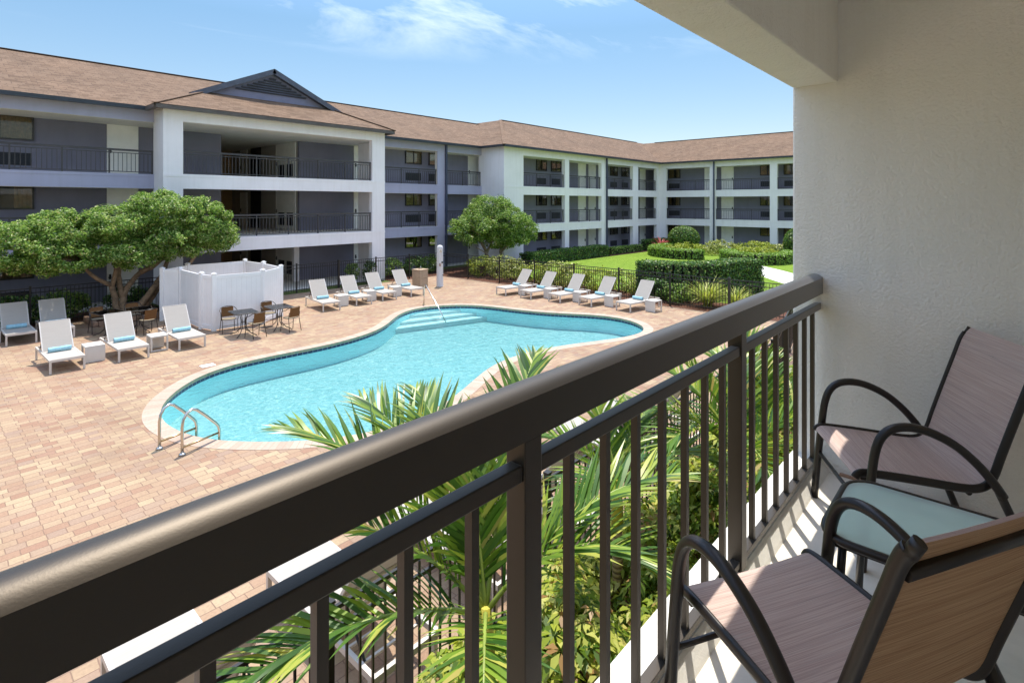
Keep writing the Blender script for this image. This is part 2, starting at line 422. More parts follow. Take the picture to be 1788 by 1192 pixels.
# ------------------------------------------------------------------ geometry helpers
class MB:
    """collects faces in world or local metres and links them as ONE mesh object"""
    def __init__(s): s.v = []; s.f = []; s.mi = []; s.uv = {}; s.sm = []
    def face(s, pts, m=0, uv=None, smooth=False):
        i = len(s.v); s.v += [tuple(p) for p in pts]
        if uv: s.uv[len(s.f)] = uv
        s.f.append(tuple(range(i, i + len(pts)))); s.mi.append(m); s.sm.append(smooth)
    def box(s, x0, y0, z0, x1, y1, z1, m=0, skip=''):
        if x0 > x1: x0, x1 = x1, x0
        if y0 > y1: y0, y1 = y1, y0
        if z0 > z1: z0, z1 = z1, z0
        i = len(s.v)
        s.v += [(x0, y0, z0), (x1, y0, z0), (x1, y1, z0), (x0, y1, z0), (x0, y0, z1), (x1, y0, z1), (x1, y1, z1), (x0, y1, z1)]
        for k, q in (('b', (3, 2, 1, 0)), ('t', (4, 5, 6, 7)), ('f', (0, 1, 5, 4)), ('r', (1, 2, 6, 5)), ('k', (2, 3, 7, 6)), ('l', (3, 0, 4, 7))):
            if k in skip: continue
            s.f.append(tuple(i + a for a in q)); s.mi.append(m); s.sm.append(False)
        return s
    def obox(s, c, size, rot=None, m=0):
        """box centred at c turned by a 3x3 or an angle about Z"""
        if rot is None: rot = Matrix.Identity(3)
        elif isinstance(rot, (int, float)): rot = Matrix.Rotation(rot, 3, 'Z')
        i = len(s.v); c = Vector(c)
        for dz in (-.5, .5):
            for dx, dy in ((-.5, -.5), (.5, -.5), (.5, .5), (-.5, .5)):
                s.v.append(tuple(c + rot @ Vector((dx * size[0], dy * size[1], dz * size[2]))))
        for q in ((3, 2, 1, 0), (4, 5, 6, 7), (0, 1, 5, 4), (1, 2, 6, 5), (2, 3, 7, 6), (3, 0, 4, 7)):
            s.f.append(tuple(i + a for a in q)); s.mi.append(m); s.sm.append(False)
        return s
    def bar(s, a, b, w, h, m=0, up=(0, 0, 1)):
        """rectangular bar from a to b, w across and h along up"""
        a = Vector(a); b = Vector(b); d = (b - a); L = d.length; d.normalize()
        u = Vector(up)
        x = d.cross(u)
        if x.length < 1e-4: x = d.cross(Vector((1, 0, 0)))
        x.normalize(); z = x.cross(d)
        return s.obox((a + b) / 2, (w, L, h), Matrix((x, d, z)).transposed(), m)
    def tube(s, pts, r, seg=8, m=0, cap=True, flat=1.0, side=None, smooth=True):
        """round or flat-oval tube along a path; r may be a list; flat scales the radius across 'side'"""
        P = [Vector(p) for p in pts]; n = len(P)
        rr = r if isinstance(r, (list, tuple)) else [r] * n
        ref = Vector(side) if side else None
        rings = []
        prev = None
        for i in range(n):
            t = (P[min(i + 1, n - 1)] - P[max(i - 1, 0)])
            if t.length < 1e-9: t = Vector((0, 0, 1))
            t.normalize()
            if ref is not None:
                x = ref - t * ref.dot(t)
            elif prev is None:
                x = t.orthogonal()
            else:
                x = prev - t * prev.dot(t)
            if x.length < 1e-6: x = t.orthogonal()
            x.normalize(); y = t.cross(x); prev = x
            base = len(s.v)
            for k in range(seg):
                a = 2 * math.pi * (k + .5) / seg
                s.v.append(tuple(P[i] + x * (math.cos(a) * rr[i] * flat) + y * (math.sin(a) * rr[i])))
            rings.append(base)
        for i in range(n - 1):
            for k in range(seg):
                k2 = (k + 1) % seg
                s.f.append((rings[i] + k, rings[i] + k2, rings[i + 1] + k2, rings[i + 1] + k)); s.mi.append(m); s.sm.append(smooth)
        if cap:
            s.f.append(tuple(rings[0] + k for k in reversed(range(seg)))); s.mi.append(m); s.sm.append(False)
            s.f.append(tuple(rings[-1] + k for k in range(seg))); s.mi.append(m); s.sm.append(False)
        return s
    def lathe(s, c, prof, seg=20, m=0, smooth=True):
        rings = []
        for r, z in prof:
            b = len(s.v)
            for k in range(seg):
                a = 2 * math.pi * k / seg
                s.v.append((c[0] + r * math.cos(a), c[1] + r * math.sin(a), c[2] + z))
            rings.append(b)
        for i in range(len(prof) - 1):
            for k in range(seg):
                k2 = (k + 1) % seg
                s.f.append((rings[i] + k, rings[i] + k2, rings[i + 1] + k2, rings[i + 1] + k)); s.mi.append(m); s.sm.append(smooth)
        s.f.append(tuple(rings[-1] + k for k in range(seg))); s.mi.append(m); s.sm.append(smooth)
        s.f.append(tuple(rings[0] + k for k in reversed(range(seg)))); s.mi.append(m); s.sm.append(False)
        return s
    def prism(s, poly, z0, z1, m=0, mtop=None):
        i = len(s.v); n = len(poly)
        s.v += [(x, y, z0) for x, y in poly] + [(x, y, z1) for x, y in poly]
        s.f.append(tuple(i + n + k for k in range(n))); s.mi.append(m if mtop is None else mtop); s.sm.append(False)
        s.f.append(tuple(i + k for k in reversed(range(n)))); s.mi.append(m); s.sm.append(False)
        for k in range(n):
            k2 = (k + 1) % n
            s.f.append((i + k, i + k2, i + n + k2, i + n + k)); s.mi.append(m); s.sm.append(False)
        return s
    def build(s, name, mats, parent=None, world=True, bevel=0.0, uvs=False, seg=2):
        me = bpy.data.meshes.new(name)
        V = s.v
        if parent is not None and world:
            ox, oy, oz = parent.location; V = [(x - ox, y - oy, z - oz) for x, y, z in V]
        me.from_pydata(V, [], s.f)
        mats = mats if isinstance(mats, (list, tuple)) else [mats]
        for k in mats: me.materials.append(M[k] if isinstance(k, str) else k)
        me.polygons.foreach_set('material_index', s.mi)
        me.polygons.foreach_set('use_smooth', s.sm)
        if uvs or s.uv:
            ul = me.uv_layers.new(name='UVMap')
            for p in me.polygons:
                if p.index in s.uv:
                    for li, q in zip(p.loop_indices, s.uv[p.index]): ul.data[li].uv = q
                else:
                    nrm = p.normal
                    u = Vector((0, 0, 1)).cross(nrm)
                    if u.length < 1e-3: u = Vector((1, 0, 0))
                    u.normalize(); v = nrm.cross(u)
                    for li in p.loop_indices:
                        co = me.vertices[me.loops[li].vertex_index].co
                        ul.data[li].uv = (co.dot(u), co.dot(v))
        me.update()
        o = bpy.data.objects.new(name, me); COL.objects.link(o)
        if parent is not None: o.parent = parent
        if bevel:
            b = o.modifiers.new('bevel', 'BEVEL'); b.width = bevel; b.segments = seg; b.limit_method = 'ANGLE'; b.angle_limit = R(40)
            b.harden_normals = False
        return o

def tag(o, label=None, cat=None, group=None, kind=None):
    if label: o['label'] = label
    if cat: o['category'] = cat
    if group: o['group'] = group
    if kind: o['kind'] = kind
    return o

def thing(name, label, cat, loc=(0, 0, 0), rotz=0.0, group=None):
    o = bpy.data.objects.new(name, None); COL.objects.link(o)
    o.empty_display_size = .2
    o.location = loc; o.rotation_euler = (0, 0, rotz)
    return tag(o, label, cat, group)

KIDS = {}
def kids(o): return [c for c in COL.objects if c.parent == o]
def copy_tree(o, loc, rotz, label, group=None, name=None):
    """a copy of a thing with copies of its parts and sub-parts"""
    if o.name not in KIDS: KIDS[o.name] = [(c, kids(c)) for c in kids(o)]
    r = o.copy(); COL.objects.link(r); r.location = loc; r.rotation_euler = (0, 0, rotz)
    r['label'] = label
    if group: r['group'] = group
    for c, sub in KIDS[o.name]:
        d = c.copy(); COL.objects.link(d); d.parent = r
        for e in sub:
            g = e.copy(); COL.objects.link(g); g.parent = d
    return r

def np_mesh(name, V, Fq, mats, parent=None, rnd=None, mi=None, world=True, smooth=False):
    """mesh from numpy arrays: V (n,3), faces (m,k); rnd: one number per face for the leaf colour"""
    V = np.asarray(V, np.float32); Fq = np.asarray(Fq, np.int32)
    if parent is not None and world: V = V - np.array(parent.location, np.float32)
    me = bpy.data.meshes.new(name)
    n, k = Fq.shape
    me.vertices.add(len(V)); me.vertices.foreach_set('co', V.ravel())
    me.loops.add(n * k); me.loops.foreach_set('vertex_index', Fq.ravel())
    me.polygons.add(n); me.polygons.foreach_set('loop_start', np.arange(0, n * k, k, dtype=np.int32))
    me.polygons.foreach_set('loop_total', np.full(n, k, np.int32))
    for q in (mats if isinstance(mats, (list, tuple)) else [mats]): me.materials.append(M[q])
    if mi is not None: me.polygons.foreach_set('material_index', np.asarray(mi, np.int32))
    if smooth: me.polygons.foreach_set('use_smooth', np.ones(n, bool))
    me.update(calc_edges=True)
    if rnd is not None:
        at = me.attributes.new('rnd', 'FLOAT', 'FACE'); at.data.foreach_set('value', np.asarray(rnd, np.float32))
    o = bpy.data.objects.new(name, me); COL.objects.link(o)
    if parent is not None: o.parent = parent
    return o

def leaves(P, N, size, rng, aspect=.5, spread=.8, jit=.35, fold=.18):
    """one folded diamond leaf per point: P (n,3) positions, N (n,3) preferred facing"""
    n = len(P)
    nrm = N + rng.normal(0, spread, (n, 3)); nrm /= np.linalg.norm(nrm, axis=1, keepdims=True) + 1e-9
    t = rng.normal(0, 1, (n, 3)); t -= nrm * (t * nrm).sum(1, keepdims=True); t /= np.linalg.norm(t, axis=1, keepdims=True) + 1e-9
    b = np.cross(nrm, t)
    L = size * (1 + rng.uniform(-jit, jit, (n, 1)))
    a = P - t * L * .5; c = P + t * L * .5 - nrm * L * .10
    l = P + b * L * aspect * .5 + nrm * L * fold * .4; r = P - b * L * aspect * .5 + nrm * L * fold * .4
    V = np.stack([a, r, c, l], 1).reshape(-1, 3)
    F = np.arange(n * 4).reshape(n, 4)
    return V, F

def join(parts):
    """join numpy (V,F) pieces with equal face size"""
    off = 0; Vs = []; Fs = []
    for V, F in parts:
        Vs.append(V); Fs.append(F + off); off += len(V)
    return np.concatenate(Vs), np.concatenate(Fs)

def crown_points(ells, nclump, per, crad, rng, lo=.55, flat=.75):
    """leaf positions in many small clumps spread over the outer part of some ellipsoids"""
    vol = np.array([e[3] * e[4] * e[5] for e in ells]) ** .67; vol /= vol.sum()
    Ps = []; Ns = []
    for e, w in zip(ells, vol):
        k = max(3, int(nclump * w))
        d = rng.normal(0, 1, (k, 3)); d /= np.linalg.norm(d, axis=1, keepdims=True)
        rr = rng.uniform(lo, 1.0, (k, 1)) ** .6
        c = np.array(e[:3]) + d * rr * np.array(e[3:6])
        m = int(per)
        q = rng.normal(0, 1, (k, m, 3)); q /= np.linalg.norm(q, axis=2, keepdims=True)
        s = rng.uniform(.15, 1, (k, m, 1)) ** .5 * crad * rng.uniform(.6, 1.35, (k, 1, 1))
        p = c[:, None, :] + q * s * np.array([1, 1, flat])
        nn = q * .6 + d[:, None, :] * .5 + np.array([0, 0, .55])
        Ps.append(p.reshape(-1, 3)); Ns.append(nn.reshape(-1, 3))
    return np.concatenate(Ps), np.concatenate(Ns)

def limb(mb, a, b, r0, r1, rng, bend=.15, n=7, seg=8):
    a = np.array(a, float); b = np.array(b, float); L = np.linalg.norm(b - a)
    off = rng.normal(0, bend * L * .5, 3)
    pts = []; rs = []
    for i in range(n):
        t = i / (n - 1)
        pts.append(a + (b - a) * t + off * math.sin(math.pi * t) + rng.normal(0, .012 * L, 3) * (0 < i < n - 1)); rs.append(r0 + (r1 - r0) * t)
    mb.tube(pts, rs, seg)
    return pts
# ------------------------------------------------------------------ ground, deck, pool
POOL = [(3.32, 12.43), (3.52, 12.91), (3.76, 13.24), (4.15, 13.77), (4.54, 14.1), (4.91, 14.34), (5.35, 14.51), (5.85, 14.60), (6.5, 14.60), (7.2, 14.55), (7.8, 14.52), (8.4, 14.52), (9.07, 14.64), (9.76, 14.83), (10.38, 15.12), (10.99, 15.57), (11.54, 16.12), (12.2, 16.72), (12.95, 17.08), (13.7, 17.10), (14.4, 16.80), (15.0, 16.33), (15.40, 15.72), (15.55, 15.0), (15.62, 14.14), (15.80, 13.2), (16.13, 12.45), (16.49, 11.86), (16.83, 11.3), (17.07, 10.7), (17.08, 10.08), (16.87, 9.45), (16.5, 8.93), (16.05, 8.62), (15.6, 8.47), (15.0, 8.47), (14.3, 8.72), (13.64, 9.01), (13.07, 9.28), (12.4, 9.55), (11.46, 9.78), (10.5, 9.80), (9.7, 9.60), (8.95, 9.21), (8.13, 8.78), (7.3, 8.42), (6.5, 8.24), (5.75, 8.28), (5.08, 8.55), (4.6, 8.88), (4.2, 9.28), (3.84, 9.69), (3.57, 10.05), (3.40, 10.4), (3.27, 10.8), (3.20, 11.25), (3.18, 11.65), (3.22, 12.05)]
def smooth_loop(P, per=4):
    P = [np.array(p) for p in P]; n = len(P); out = []
    # light smoothing first: the outline was read by eye
    for _ in range(2): P = [P[i] * .5 + (P[i - 1] + P[(i + 1) % n]) * .25 for i in range(n)]
    for i in range(n):
        p0, p1, p2, p3 = P[i - 1], P[i], P[(i + 1) % n], P[(i + 2) % n]
        for k in range(per):
            t = k / per
            out.append(.5 * ((2 * p1) + (-p0 + p2) * t + (2 * p0 - 5 * p1 + 4 * p2 - p3) * t * t + (-p0 + 3 * p1 - 3 * p2 + p3) * t ** 3))
    return out
LOOP = smooth_loop(POOL)
def offset_loop(L, d):
    n = len(L); out = []
    for i in range(n):
        t = L[(i + 1) % n] - L[i - 1]; t = t / (np.linalg.norm(t) + 1e-9)
        out.append(L[i] + np.array([-t[1], t[0]]) * d)
    return out
area = sum(LOOP[i][0] * LOOP[(i + 1) % len(LOOP)][1] - LOOP[(i + 1) % len(LOOP)][0] * LOOP[i][1] for i in range(len(LOOP)))
SGN = 1.0 if area < 0 else -1.0          # outward side
OUT = offset_loop(LOOP, .31 * SGN)
def inside(p, L):
    x, y = p; c = False; n = len(L)
    for i in range(n):
        (x0, y0), (x1, y1) = L[i], L[i - 1]
        if (y0 > y) != (y1 > y) and x < (x1 - x0) * (y - y0) / (y1 - y0) + x0: c = not c
    return c

DECK_X0, DECK_X1, DECK_Y0, DECK_Y1 = -14.0, 20.22, 3.55, 23.85
def sheet_with_hole(name, x0, y0, x1, y1, hole, z, mat, kind='structure'):
    bm = bmesh.new()
    o = [bm.verts.new(p) for p in ((x0, y0, z), (x1, y0, z), (x1, y1, z), (x0, y1, z))]
    h = [bm.verts.new((p[0], p[1], z)) for p in hole]
    for L in (o, h):
        for i in range(len(L)): bm.edges.new((L[i], L[(i + 1) % len(L)]))
    bmesh.ops.triangle_fill(bm, edges=bm.edges[:], use_beauty=True)
    kill = [f for f in bm.faces if inside(f.calc_center_median()[:2], hole)]
    bmesh.ops.delete(bm, geom=kill, context='FACES_ONLY')
    for f in bm.faces:
        if f.normal.z < 0: f.normal_flip()
    me = bpy.data.meshes.new(name); bm.to_mesh(me); bm.free()
    me.materials.append(M[mat])
    ob = bpy.data.objects.new(name, me); COL.objects.link(ob)
    return tag(ob, kind=kind)
sheet_with_hole('pool_deck', DECK_X0, DECK_Y0, DECK_X1, DECK_Y1, OUT, 0.0, 'paver')

b = MB()
gx0, gy0, gx1, gy1, g = 1.0, 6.0, 19.0, 19.0, 600
b.face([(-g, -g, -.03), (g, -g, -.03), (g, gy0, -.03), (-g, gy0, -.03)])
b.face([(-g, gy1, -.03), (g, gy1, -.03), (g, g, -.03), (-g, g, -.03)])
b.face([(-g, gy0, -.03), (gx0, gy0, -.03), (gx0, gy1, -.03), (-g, gy1, -.03)])
b.face([(gx1, gy0, -.03), (g, gy0, -.03), (g, gy1, -.03), (gx1, gy1, -.03)])
tag(b.build('ground', 'ground'), kind='structure')
b = MB()
b.face([(DECK_X1, -30, -.012), (26, -30, -.012), (26, 26, -.012), (DECK_X1, 26, -.012)])
b.face([(-14, -1.0, -.012), (DECK_X1, -1.0, -.012), (DECK_X1, DECK_Y0, -.012), (-14, DECK_Y0, -.012)])
b.face([(17.1, DECK_Y1, -.012), (DECK_X1, DECK_Y1, -.012), (DECK_X1, 26.7, -.012), (17.1, 26.7, -.012)])
b.face([(-14, DECK_Y1, -.012), (6.6, DECK_Y1, -.012), (6.6, 25.8, -.012), (-14, 25.8, -.012)])
b.face([(26, 21.6, -.008), (48.5, 21.6, -.008), (48.5, 24.6, -.008), (26, 24.6, -.008)])
tag(b.build('planting_bed', 'mulch'), kind='structure')
b = MB()
b.face([(22.2, -30, .0), (48.4, -30, .0), (48.4, 22.2, .0), (25.2, 23.0, .0), (22.6, 20.5, .0)])
tag(b.build('lawn', 'lawn'), kind='structure')
# pale curving path across the lawn
pc = [(26.2, -8), (26.8, 3.0), (28.5, 6.4), (31.5, 8.4), (35.0, 10.2), (38.2, 13.2), (40.5, 16.5)]
pl = smooth_loop([pc[0], pc[0]] + pc[1:] + [pc[-1]], 5)[5:-10]
b = MB()
wd = [2.0] * len(pl)
for i in range(len(pl) - 1):
    def side(i, s):
        t = pl[min(i + 1, len(pl) - 1)] - pl[max(i - 1, 0)]; t = t / (np.linalg.norm(t) + 1e-9)
        f = i / len(pl); w_ = 1.25 - .62 * max(0, (f - .45) / .55)
        q = pl[i] + np.array([-t[1], t[0]]) * s * w_; return (q[0], q[1], .008)
    b.face([side(i, -1), side(i + 1, -1), side(i + 1, 1), side(i, 1)])
tag(b.build('path', 'path'), kind='structure')

# pool: coping ring, waterline band, basin, steps, water
n = len(LOOP)
arc = [0.0]
for i in range(n): arc.append(arc[-1] + float(np.linalg.norm(LOOP[(i + 1) % n] - LOOP[i])))
WZ, FZ = -.130, -.60
cp = MB(); wl = MB(); ba = MB(); bw_ = MB()
for i in range(n):
    j = (i + 1) % n
    a, c, ao, co = LOOP[i], LOOP[j], OUT[i], OUT[j]
    q = (arc[i], arc[i + 1])
    def V(p, z): return (p[0], p[1], z)
    cp.face([V(a, .006), V(c, .006), V(co, .006), V(ao, .006)], 0, [(q[0], 0), (q[1], 0), (q[1], .3), (q[0], .3)])
    cp.face([V(ao, .006), V(co, .006), V(co, -.06), V(ao, -.06)], 0, [(q[0], 0), (q[1], 0), (q[1], .06), (q[0], .06)])
    cp.face([V(a, -.068), V(c, -.068), V(c, .006), V(a, .006)], 1, [(q[0], 0), (q[1], 0), (q[1], .07), (q[0], .07)])
    wl.face([V(a, -.138), V(c, -.138), V(c, -.068), V(a, -.068)], 0, [(q[0], 0), (q[1], 0), (q[1], .07), (q[0], .07)])
    bw_.face([V(a, FZ), V(c, FZ), V(c, -.138), V(a, -.138)])
bm_ = [(p[0], p[1], FZ) for p in LOOP]
ba.face(bm_ if SGN < 0 else bm_[::-1])
pool = thing('swimming_pool', 'freeform turquoise swimming pool with tan brick coping and a navy waterline tile', 'pool', (10, 12, 0))
cp.build('coping', ['coping', 'coping_face'], pool)
wl.build('waterline_tile', 'navy_tile', pool)
ba.build('floor', 'plaster', pool); bw_.build('basin_wall', 'pool_wall', pool)
# entry steps across the far end: the part of the outline beyond each step line
def clip(poly, px, py, nx, ny):
    out = []
    for i in range(len(poly)):
        A, B = poly[i], poly[(i + 1) % len(poly)]
        da = (A[0] - px) * nx + (A[1] - py) * ny; db = (B[0] - px) * nx + (B[1] - py) * ny
        if da >= 0: out.append(A)
        if da * db < 0: t = da / (da - db); out.append(A + (B - A) * t)
    return out
inn = offset_loop(LOOP, -.004 * SGN)
for k, (p, q, zt) in enumerate((((12.66, 16.93), (14.90, 16.25), -.20), ((12.02, 16.60), (15.42, 15.66), -.31), ((11.70, 16.25), (15.56, 15.24), -.42))):
    dx, dy = q[0] - p[0], q[1] - p[1]; L = math.hypot(dx, dy); nx, ny = -dy / L, dx / L
    poly = clip(inn, p[0], p[1], nx, ny)
    poly = [P for P in poly if P[0] > 11 and P[1] > 14]
    s_ = MB(); s_.prism([tuple(P) for P in (poly if SGN < 0 else poly[::-1])], FZ - .02 * (k + 1), zt)
    s_.build('step', 'step_plaster', pool)
b = MB(); wp = [(p[0], p[1], WZ) for p in LOOP]
b.face(wp if SGN < 0 else wp[::-1])
tag(b.build('water', 'water'), kind='structure')

# ------------------------------------------------------------------ the hotel across the pool
hb = thing('hotel_building', 'three-storey L-shaped hotel in slate and white with brown hip roofs behind the pool', 'hotel', (20, 26, 0))
FL = (0.0, 2.64, 5.28)
SB = (2.05, 4.69, 7.40)                   # underside of the beam over each storey
ST = (2.64, 5.28, 7.95)
YA, YM, YB, YW, YBW = 25.8, 26.7, 24.6, 27.8, 26.1
XR, XRW = 48.5, 50.0
wl = MB()                                  # set-back slate walls
wl.box(-14, YW, 0, 10.0, YW + .2, 7.6); wl.box(13.9, YW, 0, 30.0, YW + .2, 7.6)
wl.box(28.0, YBW, 0, 50.2, YBW + .2, 7.6); wl.box(XRW, -30, 0, XRW + .2, YBW, 7.6)
wl.build('wall', 'slate_wall', hb)
ww = MB()                                  # white framed fronts: centre block, far wing, right wing
for z0, z1 in zip(SB, ST):
    ww.box(7.41, YB, z0, 16.29, YB + .3, z1)
ww.box(6.71, YB, 0, 7.41, YB + .3, 7.95); ww.box(16.29, YB, 0, 17.07, YB + .3, 7.95)
ww.box(6.71, YB + .3, 0, 6.95, YA + .1, 7.95); ww.box(16.83, YB + .3, 0, 17.07, YM + .1, 7.95)
ww.build('facade_frame', 'white_wall', hb); ww = MB()
for z0, z1 in zip(SB, ST):
    for x0, x1 in ((28.42, 33.22), (33.75, 38.25), (39.04, 43.4), (44.33, 47.9)): ww.box(x0, YB, z0, x1, YB + .3, z1)
ww.box(26.44, YB, 0, 28.42, YB + .3, 7.95)
ww.box(26.44, YB + .3, 0, 26.74, YM + .3, 7.95)
for x0, x1 in ((33.22, 33.75), (38.25, 39.04), (43.4, 44.33)): ww.box(x0, YB, 0, x1, YB + .3, 7.95)
ww.box(47.9, YB, 0, 48.8, YB + .3, 7.95)
cols = [(24.6, 23.94), (19.72, 19.19), (14.58, 14.01), (9.42, 8.86), (4.26, 3.70), (-.90, -1.46), (-6.06, -6.62), (-11.2, -11.8)]
for y1, y0 in cols: ww.box(XR, y0, 0, XR + .3, y1, 7.95)
for (a1, a0), (b1, b0) in zip(cols[:-1], cols[1:]):
    for z0, z1 in zip(SB, ST): ww.box(XR, b1, z0, XR + .3, a0, z1)
ww.build('facade_frame', 'white_wall', hb)
ed = MB()                                  # slab edge band, a little proud of the beams
for z in FL[1:]:
    ed.box(6.70, YB - .012, z - .11, 17.08, YB + .005, z - .0); ed.box(26.43, YB - .012, z - .11, 48.48, YB + .005, z)
    ed.box(XR - .012, -11.8, z - .11, XR + .005, 24.58, z)
ed.build('slab_edge', 'white_wall', hb)
sl = MB()                                  # walkway slabs and ceilings
for z in (0.02,) + FL[1:] + (7.6,):
    t = .20 if z > .1 else .1
    sl.box(-14, YA + .25, z - t, 17.07, 37.0, z - .004); sl.box(17.07, YM + .25, z - t, 30.0, 37.0, z - .004); sl.box(6.95, YB + .3, z - t, 16.83, YA + .25, z - .004)
    sl.box(26.74, YB + .3, z - t + .002, 54, YM + .2, z - .006); sl.box(XR + .3, -30, z - t, 54, YB + .3, z - .006)
sl.build('walkway_slab', 'soffit', hb)
# slate beams and columns of the recessed wings, pale reveals behind
for xa_, xb_, yy, cs in ((-14, 6.71, YA, ((-2.6, -2.0), (-9.6, -9.0))), (17.07, 26.44, YM, ((22.5, 23.1),))):
    gr = MB()
    for z0, z1 in zip(SB, ST):
        gr.box(xa_, yy + .04, z0, xb_, yy + .25, z1, 1); gr.box(xa_, yy, z0 + .012, xb_, yy + .04, z1, 0)
        if z1 < 7.9: gr.box(xa_ + .01, yy - .012, z1 - .11, xb_ - .01, yy, z1, 0)
    for a, c in cs:
        for z0, z1 in zip(FL, SB): gr.box(a, yy + .04, z0, c, yy + .25, z1, 1); gr.box(a, yy, z0, c, yy + .04, z1 + .012, 0)
    gr.build('slate_frame', ['slate_trim', 'soffit'], hb)
co = MB()                                  # through passage in the centre block
co.box(13.9, YW + .2, 0, 14.1, 37, 7.6, 0); co.box(9.8, YW + .2, 0, 10.0, 37, 7.6, 0); co.box(9.8, 36.8, 0, 14.1, 37, 7.6, 1)
for z in FL: co.box(11.9, 36.7, z, 12.05, 36.8, z + 2.4, 2)
co.box(13.45, YW - .35, 0, 13.72, YW - .1, 2.44, 3)
co.build('passage_wall', ['beige_wall', 'tan_wall', 'window_frame', 'white_wall'], hb)

def on_y(y): return lambda u, d, z: (u, y - d, z)
def on_x(x): return lambda u, d, z: (x - d, u, z)
def tbox(mb, T, u0, d0, z0, u1, d1, z1, m=0):
    a = T(u0, d0, z0); c = T(u1, d1, z1); mb.box(*a, *c, m)
rng0 = random.Random(4)
def window(T, u0, u1, z0, z1, mull=1, open_=None):
    if u0 > u1: u0, u1 = u1, u0
    f = MB(); t = .055
    tbox(f, T, u0, 0, z0, u1, .012, z1, 1)
    tbox(f, T, u0, .012, z0, u1, .085, z0 + t); tbox(f, T, u0, .012, z1 - t, u1, .085, z1)
    tbox(f, T, u0, .012, z0 + t, u0 + t, .085, z1 - t); tbox(f, T, u1 - t, .012, z0 + t, u1, .085, z1 - t)
    um = (u0 + u1) / 2
    tbox(f, T, um - .03, .012, z0 + t, um + .03, .088, z1 - t)
    w = f.build('window', ['window_frame', 'dark_vent'], hb)
    p = MB(); tbox(p, T, u0 + t, .058, z0 + t, um - .03, .066, z1 - t); tbox(p, T, um + .03, .058, z0 + t, u1 - t, .066, z1 - t)
    o = p.build('pane', 'pane', None); o.parent = w
    for v in o.data.vertices: v.co -= Vector(hb.location)
    gap = open_ if open_ is not None else rng0.choice((0, 0, .12, .25, .4))
    a0, a1 = u0 + t, u1 - t; mid = a0 + (a1 - a0) * rng0.uniform(.35, .65); hg = gap * (a1 - a0) / 2
    for s0, s1 in ((a0, mid - hg), (mid + hg, a1)):
        if s1 - s0 < .05: continue
        c = MB(); k = max(6, int((s1 - s0) / .035)); pr = None
        for i in range(k + 1):
            u = s0 + (s1 - s0) * i / k; d = .030 + .010 * math.sin(u * 62)
            if pr: c.face([T(pr[0], pr[1], z0 + t), T(u, d, z0 + t), T(u, d, z1 - t), T(pr[0], pr[1], z1 - t)], smooth=True)
            pr = (u, d)
        o = c.build('curtain', 'curtain', None); o.parent = w
        for v in o.data.vertices: v.co -= Vector(hb.location)
def door(T, u0, u1, z, hside=1, h=2.09):
    f = MB(); tbox(f, T, u0, 0, z + .01, u1, .035, z + h); tbox(f, T, u0 - .03, 0, z + .01, u0, .05, z + h + .03); tbox(f, T, u1, 0, z + .01, u1 + .03, .05, z + h + .03)
    tbox(f, T, u0, 0, z + h, u1, .05, z + h + .03)
    w = f.build('door', 'door', hb)
    k = MB(); uh = (u1 - .12) if hside > 0 else (u0 + .04)
    tbox(k, T, uh, .035, z + .92, uh + .075, .062, z + 1.13); tbox(k, T, uh - .03, .062, z + .98, uh + .09, .085, z + 1.02)
    o = k.build('handle', 'rubber', None); o.parent = w
    for v in o.data.vertices: v.co -= Vector(hb.location)
def cooler(T, u0, u1, z):
    f = MB(); tbox(f, T, u0, 0, z + .27, u1, .03, z + .74)
    for i in range(9):
        q = z + .30 + i * .048; tbox(f, T, u0 + .03, .03, q, u1 - .03, .042, q + .022)
    f.build('air_conditioner', 'dark_vent', hb)
TA, TB, TR = on_y(YW), on_y(YBW), on_x(XRW)
TP = on_x(13.9)
for z in FL:
    window(TA, 1.25, 3.22, z + 1.22, z + 2.16, open_=(.3 if z == 2.64 else .06)); cooler(TA, 1.9, 3.15, z); door(TA, 5.55, 6.6, z, -1)
    window(TA, -6.2, -4.2, z + 1.22, z + 2.16); door(TA, -1.2, -.15, z)
    door(TA, 17.19, 18.15, z, -1)
    window(TA, 20.78, 22.06, z + 1.30, z + 2.2, open_=(0 if z else .5)); window(TA, 22.66, 23.9, z + 1.30, z + 2.2, open_=(0 if z else .6))
    cooler(TA, 20.85, 22.0, z); cooler(TA, 22.7, 23.85, z); door(TA, 26.2, 27.2, z, -1)
    for u in (31.6, 33.4, 41.95, 43.92):
        window(TB, u, u + 1.24, z + 1.28, z + 2.18); cooler(TB, u + .08, u + 1.16, z)
    for u in (37.06, 38.57, 47.35): door(TB, u, u + 1.02, z)
    window(TR, 24.85, 25.85, z + .95, z + 2.1)
    for y in (23.2, 14.62, 12.70, 4.3, 2.38):
        window(TR, y, y + 1.2, z + 1.25, z + 2.16); cooler(TR, y + .05, y + 1.15, z)
    for y in (19.72, 18.14, 9.4, 7.84): door(TR, y, y + 1.05, z, -1)
    # passage doors and openings
    door(TP, 28.2, 30.45, z, 1, 2.15)
    for a in (28.45, 29.45):
        v = MB(); tbox(v, TP, a, .035, z + .25, a + .7, .05, z + .95); v.build('vent', 'dark_vent', hb)
    v = MB(); tbox(v, TP, 32.5, .0, z + .02, 33.9, .03, z + 2.2); v.build('dark_doorway', 'dark_vent', hb)
    door(TP, 34.45, 35.4, z, 1)

